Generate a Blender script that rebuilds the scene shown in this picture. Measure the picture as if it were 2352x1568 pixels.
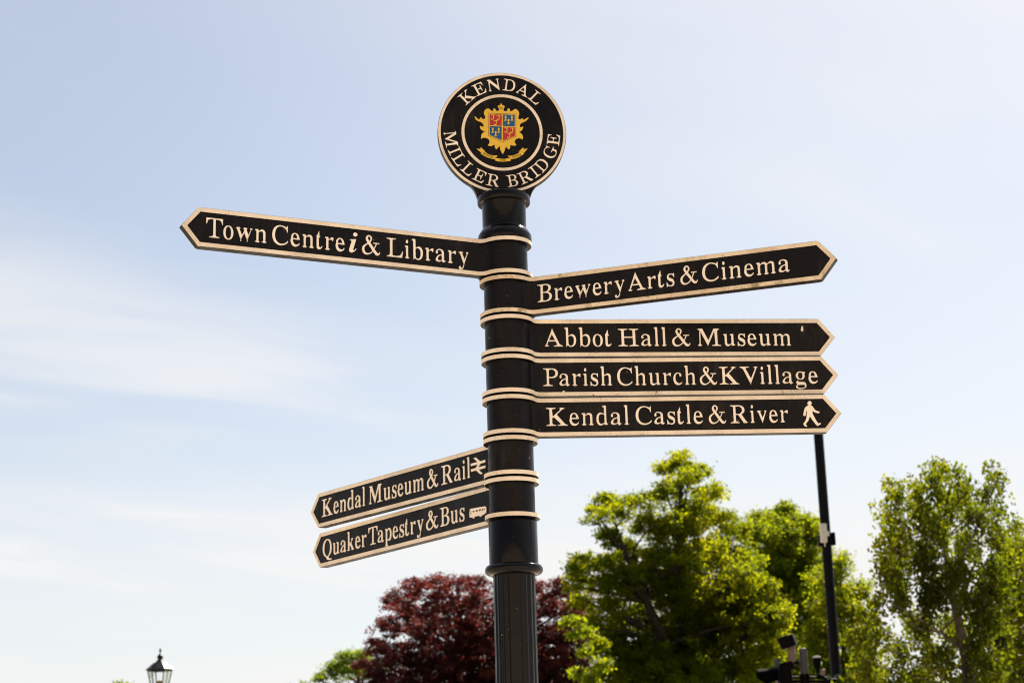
import bpy, bmesh, math, random, json
import numpy as np
from mathutils import Vector, Matrix

# ------------------------------------------------------------------ scene, camera, sky, sun, exposure
scn = bpy.context.scene
for o in list(bpy.data.objects):
    bpy.data.objects.remove(o)
COL = scn.collection
R = math.radians
F_PX, PITCH, ROLL = 1775.0, 0.262138, 0.028540      # focal length in pixels of a 1024 wide frame
EYE = Vector((0.0, 0.0, 1.6))
FW = Vector((0, math.cos(PITCH), math.sin(PITCH)))
UP0 = Vector((0, -math.sin(PITCH), math.cos(PITCH)))
RT0 = Vector((1, 0, 0))
RT = RT0 * math.cos(ROLL) - UP0 * math.sin(ROLL)
UP = RT0 * math.sin(ROLL) + UP0 * math.cos(ROLL)
cam_data = bpy.data.cameras.new('camera')
cam = bpy.data.objects.new('camera', cam_data)
COL.objects.link(cam)
M3 = Matrix((RT, UP, -FW)).transposed()
cam.matrix_world = Matrix.Translation(EYE) @ M3.to_4x4()
cam_data.sensor_width = 36.0
cam_data.lens = 36.0 * F_PX / 1024
cam_data.clip_start = 0.05
cam_data.clip_end = 5000
cam_data.dof.use_dof = True
cam_data.dof.focus_distance = 4.66
cam_data.dof.aperture_fstop = 9.0
scn.camera = cam

SUN_EL, SUN_AZ = R(46), R(30)                        # azimuth from +Y towards +X
world = bpy.data.worlds.new('World')
scn.world = world
world.use_nodes = True
def build_world():
    nt = world.node_tree; N = nt.nodes; L = nt.links
    N.clear()
    def nd(t, **k):
        n = N.new(t)
        for a, b in k.items(): setattr(n, a, b)
        return n
    def mth(op, a, b=None, clamp=False):
        n = nd('ShaderNodeMath', operation=op, use_clamp=clamp)
        for i, v in enumerate((a, b)):
            if v is None: continue
            if isinstance(v, (int, float)): n.inputs[i].default_value = v
            else: L.new(v, n.inputs[i])
        return n.outputs[0]
    out = nd('ShaderNodeOutputWorld'); bg = nd('ShaderNodeBackground')
    sky = nd('ShaderNodeTexSky', sky_type='NISHITA', sun_disc=False)
    sky.sun_elevation = SUN_EL; sky.sun_rotation = SUN_AZ
    sky.altitude = 50; sky.air_density = 1.0; sky.dust_density = 1.0; sky.ozone_density = 0.9
    tc = nd('ShaderNodeTexCoord'); sep = nd('ShaderNodeSeparateXYZ')
    L.new(tc.outputs['Generated'], sep.inputs[0])
    x, y, z = sep.outputs
    zc = mth('MAXIMUM', z, 0.03)
    # flat cirrus layer: direction projected on a plane high overhead
    px = mth('DIVIDE', x, mth('ADD', zc, 0.12)); py = mth('DIVIDE', y, mth('ADD', zc, 0.12))
    cmb = nd('ShaderNodeCombineXYZ')
    L.new(mth('ADD', mth('MULTIPLY', px, 0.5), mth('MULTIPLY', py, 0.22)), cmb.inputs[0])
    L.new(mth('ADD', mth('MULTIPLY', py, 1.15), mth('MULTIPLY', px, -0.62)), cmb.inputs[1])
    n1 = nd('ShaderNodeTexNoise'); n1.inputs['Scale'].default_value = CLOUD['s1']; n1.inputs['Detail'].default_value = 7; n1.inputs['Roughness'].default_value = .52; n1.inputs['Distortion'].default_value = .55
    off = nd('ShaderNodeVectorMath', operation='ADD'); off.inputs[1].default_value = CLOUD['off']
    L.new(cmb.outputs[0], off.inputs[0]); L.new(off.outputs[0], n1.inputs['Vector'])
    n2 = nd('ShaderNodeTexNoise'); n2.inputs['Scale'].default_value = CLOUD['s2']; n2.inputs['Detail'].default_value = 3
    L.new(off.outputs[0], n2.inputs['Vector'])
    r1 = nd('ShaderNodeMapRange', interpolation_type='SMOOTHSTEP'); r1.inputs['From Min'].default_value = .42; r1.inputs['From Max'].default_value = .78
    L.new(n1.outputs['Fac'], r1.inputs['Value'])
    r2 = nd('ShaderNodeMapRange', interpolation_type='SMOOTHSTEP'); r2.inputs['From Min'].default_value = .36; r2.inputs['From Max'].default_value = .66
    L.new(n2.outputs['Fac'], r2.inputs['Value'])
    wisps = mth('MULTIPLY', r1.outputs[0], r2.outputs[0])
    # thin high veil, denser towards the sun side and the horizon
    veil = mth('ADD', mth('MULTIPLY', r2.outputs[0], CLOUD['veil']), CLOUD['veil0'])
    low = nd('ShaderNodeMapRange', interpolation_type='SMOOTHSTEP'); low.inputs['From Min'].default_value = .30; low.inputs['From Max'].default_value = .02
    L.new(z, low.inputs['Value'])
    # one broad cirrus bank in the north west: bearing a, height e
    yy = mth('MAXIMUM', y, .05); a = mth('DIVIDE', x, yy); e = mth('DIVIDE', z, yy)
    n3 = nd('ShaderNodeTexNoise'); n3.inputs['Scale'].default_value = 7; n3.inputs['Detail'].default_value = 6; n3.inputs['Roughness'].default_value = .5; n3.inputs['Distortion'].default_value = .4
    c3 = nd('ShaderNodeCombineXYZ'); L.new(mth('MULTIPLY', a, .55), c3.inputs[0]); L.new(mth('ADD', mth('MULTIPLY', e, 3.2), mth('MULTIPLY', a, .5)), c3.inputs[1]); L.new(c3.outputs[0], n3.inputs['Vector'])
    wob = mth('MULTIPLY', mth('SUBTRACT', n3.outputs['Fac'], .5), .11)
    def sm(v, lo, hi):
        r = nd('ShaderNodeMapRange', interpolation_type='SMOOTHSTEP'); r.inputs['From Min'].default_value = lo; r.inputs['From Max'].default_value = hi
        L.new(v, r.inputs['Value']); return r.outputs[0]
    upper = mth('SUBTRACT', mth('ADD', mth('MULTIPLY', a, -.36), .2585), mth('ADD', e, wob))
    lower = mth('SUBTRACT', mth('ADD', e, mth('MULTIPLY', wob, .6)), .222)
    bank = mth('MULTIPLY', mth('MULTIPLY', sm(upper, -.012, .05), sm(lower, -.012, .03)), sm(a, .20, -.12))
    bank = mth('MULTIPLY', bank, mth('ADD', mth('MULTIPLY', sm(n3.outputs['Fac'], .32, .62), .75), .25))
    veil = mth('ADD', veil, mth('MULTIPLY', sm(a, -.28, .30), CLOUD['right']))
    veil = mth('ADD', veil, mth('ADD', mth('MULTIPLY', low.outputs[0], CLOUD['low']), mth('MULTIPLY', bank, CLOUD['bank'])))
    dens = mth('ADD', mth('MULTIPLY', wisps, CLOUD['amt']), veil, True)
    cloud = nd('ShaderNodeMixRGB', blend_type='MIX')
    L.new(dens, cloud.inputs['Fac']); L.new(sky.outputs[0], cloud.inputs['Color1'])
    # thin cloud scatters forwards: brightest towards the sun
    dt = nd('ShaderNodeVectorMath', operation='DOT_PRODUCT'); L.new(tc.outputs['Generated'], dt.inputs[0])
    dt.inputs[1].default_value = (math.cos(SUN_EL) * math.sin(SUN_AZ), math.cos(SUN_EL) * math.cos(SUN_AZ), math.sin(SUN_EL))
    fwd = mth('ADD', mth('MULTIPLY', sm(dt.outputs['Value'], -.3, .55), .62), .38)
    cc = nd('ShaderNodeVectorMath', operation='SCALE'); cc.inputs[0].default_value = CLOUD['col'][:3]; L.new(fwd, cc.inputs['Scale'])
    L.new(cc.outputs[0], cloud.inputs['Color2'])
    L.new(cloud.outputs[0], bg.inputs['Color'])
    bg.inputs['Strength'].default_value = SKY_STRENGTH
    L.new(bg.outputs[0], out.inputs['Surface'])
SKY_STRENGTH = 0.051
CLOUD = dict(s1=1.6, s2=.75, off=(3.1, 1.7, 0), amt=.55, veil=.16, veil0=.29, low=.43, bank=.44, right=.20, col=(7.7, 7.65, 7.6, 1))
build_world()
sun_data = bpy.data.lights.new('sun', 'SUN')
sun_data.energy = 5.0; sun_data.angle = R(0.55); sun_data.color = (1.0, .93, .82)
sun = bpy.data.objects.new('sun', sun_data); COL.objects.link(sun)
sdir = Vector((math.cos(SUN_EL) * math.sin(SUN_AZ), math.cos(SUN_EL) * math.cos(SUN_AZ), math.sin(SUN_EL)))
sun.rotation_euler = sdir.to_track_quat('Z', 'Y').to_euler()
sun.location = (10, 10, 30)
scn.view_settings.view_transform = 'Standard'
scn.view_settings.look = 'None'
scn.view_settings.gamma = 1
scn.cycles.filter_width = 1.1
scn.view_settings.exposure = 1.25

# ------------------------------------------------------------------ helpers
rng = random.Random(11)
def ray(x, y, s=4.0):
    u2 = x / s - 512; v2 = 341 - y / s
    return FW * F_PX + RT * u2 + UP * v2
def at(x, y, Y, s=4.0):
    """point of the place at ground distance Y seen at photo pixel (x, y) (s = pixels per render pixel)"""
    d = ray(x, y, s)
    return EYE + d * (Y / d.y)
P2 = 2352 / 1024
def tag(o, label=None, cat=None, group=None, kind=None):
    if label: o['label'] = label
    if cat: o['category'] = cat
    if group: o['group'] = group
    if kind: o['kind'] = kind
    return o
def empty(name, loc=(0, 0, 0)):
    o = bpy.data.objects.new(name, None); COL.objects.link(o)
    o.location = loc; o.empty_display_size = .2
    return o
def link(name, me, mat, parent=None):
    o = bpy.data.objects.new(name, me); COL.objects.link(o)
    if mat is not None and len(me.materials) == 0: me.materials.append(mat)
    if parent is not None:
        o.parent = parent
        if parent.parent is None: o.matrix_parent_inverse = Matrix.Translation(-parent.location)   # parts are modelled in place
    return o
def from_bm(name, bm, mat, parent=None, smooth=True, angle=35):
    bmesh.ops.recalc_face_normals(bm, faces=bm.faces)
    for f in bm.faces: f.smooth = smooth
    if smooth:
        for e in bm.edges:
            if len(e.link_faces) == 2 and e.calc_face_angle(0) > R(angle): e.smooth = False
    me = bpy.data.meshes.new(name); bm.to_mesh(me); bm.free()
    return link(name, me, mat, parent)
def bm_box(bm, c, size, rot=None):
    m = Matrix.Translation(Vector(c)) @ (rot.to_4x4() if rot is not None else Matrix()) @ Matrix.Diagonal((*size, 1))
    r = bmesh.ops.create_cube(bm, size=1, matrix=m)
    return r['verts']
def bm_bevel(bm, w, seg=2):
    bmesh.ops.bevel(bm, geom=[e for e in bm.edges if len(e.link_faces) == 2 and e.calc_face_angle(0) > R(40)], offset=w, segments=seg, affect='EDGES', profile=.5)
def bm_lathe(bm, prof, c=(0, 0, 0), n=48, cap=True, ang0=0.0):
    rings = []
    for r, z in prof:
        if r < 1e-6: rings.append([bm.verts.new((c[0], c[1], c[2] + z))])
        else: rings.append([bm.verts.new((c[0] + r * math.cos(ang0 + 2 * math.pi * i / n), c[1] + r * math.sin(ang0 + 2 * math.pi * i / n), c[2] + z)) for i in range(n)])
    for a, b in zip(rings[:-1], rings[1:]):
        for i in range(n):
            j = (i + 1) % n
            if len(a) == 1 and len(b) == 1: break
            if len(a) == 1: bm.faces.new((a[0], b[j], b[i]))
            elif len(b) == 1: bm.faces.new((a[i], a[j], b[0]))
            else: bm.faces.new((a[i], a[j], b[j], b[i]))
    if cap:
        for rg in (rings[0], rings[-1]):
            if len(rg) > 1: bm.faces.new(rg)
def bm_tube(bm, pts, radii, n=8, cap=True):
    pts = [Vector(p) for p in pts]; rings = []
    for i, p in enumerate(pts):
        t = (pts[min(i + 1, len(pts) - 1)] - pts[max(i - 1, 0)]).normalized()
        a = t.orthogonal().normalized() if abs(t.z) > .95 else t.cross(Vector((0, 0, 1))).normalized()
        b = t.cross(a)
        r = radii[i] if hasattr(radii, '__len__') else radii
        rings.append([bm.verts.new(p + (a * math.cos(2 * math.pi * k / n) + b * math.sin(2 * math.pi * k / n)) * r) for k in range(n)])
    for a, b in zip(rings[:-1], rings[1:]):
        for k in range(n): bm.faces.new((a[k], a[(k + 1) % n], b[(k + 1) % n], b[k]))
    if cap: bm.faces.new(rings[0]); bm.faces.new(rings[-1])
def bm_prism(bm, loop, z0, z1):
    """loop of (x, y) extruded from z0 to z1"""
    a = [bm.verts.new((x, y, z0)) for x, y in loop]; b = [bm.verts.new((x, y, z1)) for x, y in loop]
    n = len(loop)
    for i in range(n): bm.faces.new((a[i], a[(i + 1) % n], b[(i + 1) % n], b[i]))
    bm.faces.new(a[::-1]); bm.faces.new(b)
def shape_mesh(name, contours, depth, mat_world):
    """flat outlines (with holes) in local x/y, raised by depth towards +z, then placed by mat_world"""
    cu = bpy.data.curves.new(name, 'CURVE'); cu.dimensions = '2D'; cu.fill_mode = 'BOTH'; cu.extrude = depth / 2
    for c in contours:
        sp = cu.splines.new('POLY'); sp.points.add(len(c) - 1)
        for p, q in zip(sp.points, c): p.co = (q[0], q[1], 0, 1)
        sp.use_cyclic_u = True
    o = bpy.data.objects.new(name, cu); COL.objects.link(o)
    dg = bpy.context.evaluated_depsgraph_get()
    me = bpy.data.meshes.new_from_object(o.evaluated_get(dg))
    bpy.data.objects.remove(o); bpy.data.curves.remove(cu)
    me.transform(mat_world @ Matrix.Translation((0, 0, depth / 2)))
    me.name = name
    for p in me.polygons: p.use_smooth = False
    return me

# ------------------------------------------------------------------ materials
def mat_nodes(name):
    m = bpy.data.materials.new(name); m.use_nodes = True
    nt = m.node_tree; nt.nodes.clear()
    out = nt.nodes.new('ShaderNodeOutputMaterial'); b = nt.nodes.new('ShaderNodeBsdfPrincipled')
    nt.links.new(b.outputs[0], out.inputs['Surface'])
    return m, nt, b, out
class NB:
    def __init__(s, nt): s.nt = nt
    def n(s, t, ins=None, **k):
        n = s.nt.nodes.new(t)
        for a, b in k.items(): setattr(n, a, b)
        for a, b in (ins or {}).items():
            if hasattr(b, 'is_output'): s.nt.links.new(b, n.inputs[a])
            else: n.inputs[a].default_value = b
        return n
    def noise(s, vec, scale, detail=4, rough=.55, dist=0):
        return s.n('ShaderNodeTexNoise', {'Vector': vec, 'Scale': scale, 'Detail': detail, 'Roughness': rough, 'Distortion': dist}).outputs['Fac']
    def ramp(s, v, a, b, c=0.0, d=1.0):
        return s.n('ShaderNodeMapRange', {'Value': v, 'From Min': a, 'From Max': b, 'To Min': c, 'To Max': d}, interpolation_type='SMOOTHSTEP').outputs[0]
    def mix(s, f, a, b, mode='MIX'):
        return s.n('ShaderNodeMixRGB', {'Fac': f, 'Color1': a, 'Color2': b}, blend_type=mode).outputs[0]
    def m(s, op, a, b=0.0):
        return s.n('ShaderNodeMath', {0: a, 1: b}, operation=op).outputs[0]
    def bump(s, h, strength, dist):
        return s.n('ShaderNodeBump', {'Height': h, 'Strength': strength, 'Distance': dist}).outputs[0]
def c4(*c): return (*c, 1.0)
def paint_mat(name, col, rough=.3, dirt=.25, algae=0.0, chips=0.0, crack=0.0, spec=.5, speck=0.0, coat=0.0, dust=0.0):
    m, nt, b, out = mat_nodes(name); k = NB(nt)
    v = k.n('ShaderNodeTexCoord').outputs['Object']
    col_s = c4(*col)
    big = k.noise(v, 9, 5); fine = k.noise(v, 160, 4)
    c = k.mix(k.m('MULTIPLY', k.ramp(big, .42, .72), dirt), col_s, c4(col[0] * .62, col[1] * .55, col[2] * .45))
    c = k.mix(k.m('MULTIPLY', k.ramp(fine, .5, .75), dirt * .7), c, c4(col[0] * .6, col[1] * .54, col[2] * .45))
    if crack:
        vo = k.n('ShaderNodeTexVoronoi', {'Vector': k.n('ShaderNodeVectorMath', {0: v, 1: k.n('ShaderNodeVectorMath', {0: k.n('ShaderNodeTexNoise', {'Vector': v, 'Scale': 90}).outputs['Color'], 1: (.006, .006, .006)}, operation='MULTIPLY').outputs[0]}, operation='ADD').outputs[0], 'Scale': 210}, feature='DISTANCE_TO_EDGE').outputs['Distance']
        cm = k.m('MULTIPLY', k.ramp(vo, .0, .09, 1, 0), k.ramp(k.noise(v, 14, 3), .44, .62))
        c = k.mix(k.m('MULTIPLY', cm, crack), c, c4(.16, .10, .05))
    if algae:
        am = k.m('MULTIPLY', k.ramp(k.noise(v, 26, 6, .65), .50, .68), k.ramp(k.noise(v, 5, 2), .40, .58))
        c = k.mix(k.m('MULTIPLY', am, algae), c, c4(.17, .14, .02))
    if chips:
        ch = k.m('MULTIPLY', k.ramp(k.noise(v, 120, 5, .7), .635, .66), k.ramp(k.noise(v, 11, 3), .48, .60))
        c = k.mix(k.m('MULTIPLY', ch, chips), c, c4(.012, .010, .009))
    if dust:                                              # thin uneven film of road dust and rain streaks
        st = k.n('ShaderNodeMapping', {'Vector': v, 'Scale': (1, 1, .22)}).outputs[0]
        dm = k.m('MULTIPLY', k.ramp(k.noise(v, 7, 5), .40, .72), k.ramp(k.noise(st, 60, 5, .6), .38, .72))
        c = k.mix(k.m('MULTIPLY', dm, dust), c, c4(.055, .045, .036))
    if speck:
        sp = k.ramp(k.noise(v, 75, 2, .5), .745, .77)
        c = k.mix(k.m('MULTIPLY', sp, speck), c, c4(.20, .15, .06))
    nt.links.new(c, b.inputs['Base Color'])
    b.inputs['Specular IOR Level'].default_value = spec
    rr = k.ramp(k.noise(v, 22, 5), .3, .7, rough * .75, min(1, rough * 1.45))
    nt.links.new(rr, b.inputs['Roughness'])
    if coat:
        b.inputs['Coat Weight'].default_value = coat; b.inputs['Coat Roughness'].default_value = .12
    nt.links.new(k.bump(k.noise(v, 55, 5, .6), .18, .0025), b.inputs['Normal'])
    return m
MAT = {}
MAT['black'] = paint_mat('gloss black paint', (.0035, .003, .0035), rough=.085, dirt=.0, spec=.19, dust=.10, speck=.45)
MAT['panel'] = paint_mat('black sign panel paint', (.0040, .0034, .0046), rough=.32, dirt=.0, spec=.16, speck=.9, dust=.30)
MAT['cream'] = paint_mat('weathered cream paint', (.86, .76, .62), rough=.45, dirt=.42, chips=1.0, crack=.5, spec=.35)
MAT['cream_algae'] = paint_mat('cream paint with algae', (.82, .69, .51), rough=.5, dirt=.5, algae=.8, chips=.9, crack=.75, spec=.3)
MAT['letter'] = paint_mat('cream letter paint', (.95, .86, .74), rough=.45, dirt=.18, crack=.25, spec=.35)
MAT['gold'] = paint_mat('gold paint', (.74, .48, .05), rough=.42, dirt=.2, spec=.4)
MAT['red'] = paint_mat('red enamel', (.42, .018, .020), rough=.4, dirt=.12)
MAT['blue'] = paint_mat('blue enamel', (.004, .080, .215), rough=.4, dirt=.12)
MAT['ink'] = paint_mat('dark line paint', (.09, .055, .015), rough=.5, dirt=.0)
MAT['column'] = paint_mat('dark column paint', (.0035, .003, .005), rough=.4, dirt=.0, spec=.10)
MAT['grey'] = paint_mat('grey galvanised pole', (.07, .063, .06), rough=.5, dirt=.35)
MAT['stem'] = paint_mat('pale stem paint', (.25, .17, .14), rough=.5, dirt=.35)
MAT['white_box'] = paint_mat('off white plastic', (.72, .68, .60), rough=.4, dirt=.15)
MAT['signal'] = paint_mat('matt black signal housing', (.002, .002, .002), rough=.5, dirt=.0, spec=.07)
MAT['lamp_metal'] = paint_mat('lamp black paint', (.006, .007, .012), rough=.42, dirt=.0, spec=.25)
MAT['gear'] = paint_mat('lamp gear', (.20, .17, .05), rough=.5, dirt=.2)
def glass_mat():
    m, nt, b, out = mat_nodes('lantern glass'); k = NB(nt)
    nt.nodes.remove(b)
    tr = k.n('ShaderNodeBsdfTransparent', {'Color': c4(.975, .975, .965)}); gl = k.n('ShaderNodeBsdfGlossy', {'Roughness': .05, 'Color': c4(.9, .9, .9)})
    fr = k.n('ShaderNodeFresnel', {'IOR': 1.45})
    mx = k.n('ShaderNodeMixShader', {0: k.m('MULTIPLY', fr.outputs[0], .35), 1: tr.outputs[0], 2: gl.outputs[0]})
    nt.links.new(mx.outputs[0], out.inputs['Surface'])
    return m
MAT['glass'] = glass_mat()
def leaf_mat(name, cols, trans, tfac=.45, rough=.45, spec=.35):
    """cols: three reflectance colours picked per leaf, trans: transmitted colour"""
    m, nt, b, out = mat_nodes(name); k = NB(nt)
    g = k.n('ShaderNodeNewGeometry').outputs['Random Per Island']
    v = k.n('ShaderNodeTexCoord').outputs['Object']
    cr = nt.nodes.new('ShaderNodeValToRGB'); el = cr.color_ramp.elements
    el[0].color = c4(*cols[0]); el[0].position = 0.0
    el[1].color = c4(*cols[2]); el[1].position = 1.0
    e = el.new(.5); e.color = c4(*cols[1])
    pick = k.m('ADD', k.m('MULTIPLY', g, .55), k.m('MULTIPLY', k.ramp(k.noise(v, .55, 3), .35, .65), .45))
    nt.links.new(pick, cr.inputs[0])
    nt.links.new(cr.outputs[0], b.inputs['Base Color'])
    b.inputs['Roughness'].default_value = rough; b.inputs['Specular IOR Level'].default_value = spec
    sc = tuple(t / max(1e-3, c) for t, c in zip(trans, cols[1]))
    tcol = k.mix(1.0, cr.outputs[0], c4(*sc), 'MULTIPLY')
    t = k.n('ShaderNodeBsdfTranslucent', {'Color': tcol})
    mx = k.n('ShaderNodeMixShader', {0: tfac, 1: b.outputs[0], 2: t.outputs[0]})
    nt.links.new(mx.outputs[0], out.inputs['Surface'])
    return m
MAT['lime'] = leaf_mat('lime leaves', [(.013, .022, .002), (.024, .035, .003), (.050, .060, .004)], (.40, .445, .005), .47, spec=.06, rough=.65)
MAT['lime_far'] = leaf_mat('far lime leaves', [(.018, .032, .003), (.030, .046, .004), (.054, .066, .005)], (.42, .48, .007), .47, spec=.06, rough=.65)
MAT['maple'] = leaf_mat('sunlit tone maple leaves', [(.03, .05, .004), (.05, .07, .005), (.075, .095, .006)], (.40, .45, .007), .5, spec=.08, rough=.6)  # leaf colour lightened to stand for the sun on this clump
MAT['pale'] = leaf_mat('pale green leaves', [(.05, .085, .008), (.075, .115, .011), (.10, .145, .014)], (.36, .45, .025), .5, spec=.08, rough=.6)
MAT['beech'] = leaf_mat('copper beech leaves', [(.022, .007, .007), (.052, .014, .012), (.118, .031, .024)], (.20, .030, .023), .4, rough=.5, spec=.2)
MAT['birch'] = leaf_mat('birch leaves', [(.008, .015, .002), (.018, .027, .002), (.040, .048, .004)], (.255, .29, .004), .46, rough=.55, spec=.15)
def bark_mat(name, a, b_, s):
    m, nt, b, out = mat_nodes(name); k = NB(nt)
    v = k.n('ShaderNodeTexCoord').outputs['Object']
    mp = k.n('ShaderNodeMapping', {'Vector': v, 'Scale': (1, 1, .35)}).outputs[0]
    f = k.ramp(k.noise(mp, s, 6, .65), .35, .65)
    nt.links.new(k.mix(f, c4(*a), c4(*b_)), b.inputs['Base Color'])
    b.inputs['Roughness'].default_value = .85
    nt.links.new(k.bump(f, .6, .02), b.inputs['Normal'])
    return m
MAT['bark'] = bark_mat('brown bark', (.012, .009, .006), (.028, .021, .014), 9)
MAT['birch_bark'] = bark_mat('birch bark', (.025, .017, .012), (.20, .15, .11), 5)
def ground_mat(name, cols, s, rough=.85):
    m, nt, b, out = mat_nodes(name); k = NB(nt)
    v = k.n('ShaderNodeTexCoord').outputs['Object']
    f = k.ramp(k.noise(v, s, 8, .6), .3, .7); f2 = k.ramp(k.noise(v, s * 12, 4), .35, .7)
    c = k.mix(f, c4(*cols[0]), c4(*cols[1])); c = k.mix(k.m('MULTIPLY', f2, .4), c, c4(*cols[2]))
    nt.links.new(c, b.inputs['Base Color']); b.inputs['Roughness'].default_value = rough
    nt.links.new(k.bump(f2, .4, .02), b.inputs['Normal'])
    return m
MAT['grass'] = ground_mat('mown grass', [(.05, .085, .018), (.07, .105, .022), (.09, .11, .03)], .25)
MAT['asphalt'] = ground_mat('asphalt', [(.045, .044, .042), (.06, .058, .055), (.075, .072, .07)], 1.2)
MAT['road_paint'] = ground_mat('road marking paint', [(.72, .71, .68), (.78, .77, .74), (.6, .59, .56)], 3)
def paving_mat():
    m, nt, b, out = mat_nodes('sandstone paving'); k = NB(nt)
    v = k.n('ShaderNodeTexCoord').outputs['Object']
    br = k.n('ShaderNodeTexBrick', {'Vector': v, 'Color1': c4(.46, .36, .26), 'Color2': c4(.40, .32, .24), 'Mortar': c4(.20, .17, .14), 'Scale': 1.0, 'Mortar Size': .008, 'Brick Width': .9, 'Row Height': .6})
    c = k.mix(k.m('MULTIPLY', k.ramp(k.noise(v, 2.2, 6), .35, .7), .35), br.outputs['Color'], c4(.30, .25, .20))
    nt.links.new(c, b.inputs['Base Color']); b.inputs['Roughness'].default_value = .8
    return m
MAT['paving'] = paving_mat()
MAT['kerb'] = ground_mat('granite kerb', [(.30, .28, .26), (.36, .34, .31), (.25, .24, .22)], 4)

# ------------------------------------------------------------------ ground, road and pavements (all below the picture's lower edge)
def sheet(name, x0, x1, y0, y1, z, mat, n=1):
    bm = bmesh.new()
    vs = [bm.verts.new((x, y, z)) for x, y in ((x0, y0), (x1, y0), (x1, y1), (x0, y1))]
    bm.faces.new(vs)
    return tag(from_bm(name, bm, mat, smooth=False), kind='structure')
sheet('ground', -900, 900, -500, 1500, -0.13, MAT['grass'])
sheet('road', -300, 300, 12.2, 21.0, -0.126, MAT['asphalt'])
def slab(name, x0, x1, y0, y1, z0, z1, mat):
    bm = bmesh.new(); bm_box(bm, ((x0 + x1) / 2, (y0 + y1) / 2, (z0 + z1) / 2), (x1 - x0, y1 - y0, z1 - z0))
    return tag(from_bm(name, bm, mat, smooth=False), kind='structure')
slab('pavement', -300, 300, -40, 12.0, -.3, 0.0, MAT['paving'])
slab('kerb', -300, 300, 12.0, 12.2, -.3, 0.002, MAT['kerb'])
slab('far_kerb', -300, 300, 21.0, 21.2, -.3, 0.002, MAT['kerb'])
slab('far_pavement', -300, 300, 21.2, 37.0, -.3, 0.0, MAT['paving'])
bm = bmesh.new()
for i in range(-20, 21):
    vs = [bm.verts.new((x, y, -.122)) for x, y in ((i * 6, 16.55), (i * 6 + 3, 16.55), (i * 6 + 3, 16.65), (i * 6, 16.65))]
    bm.faces.new(vs)
tag(from_bm('road_marking', bm, MAT['road_paint'], smooth=False), kind='structure')

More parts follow.
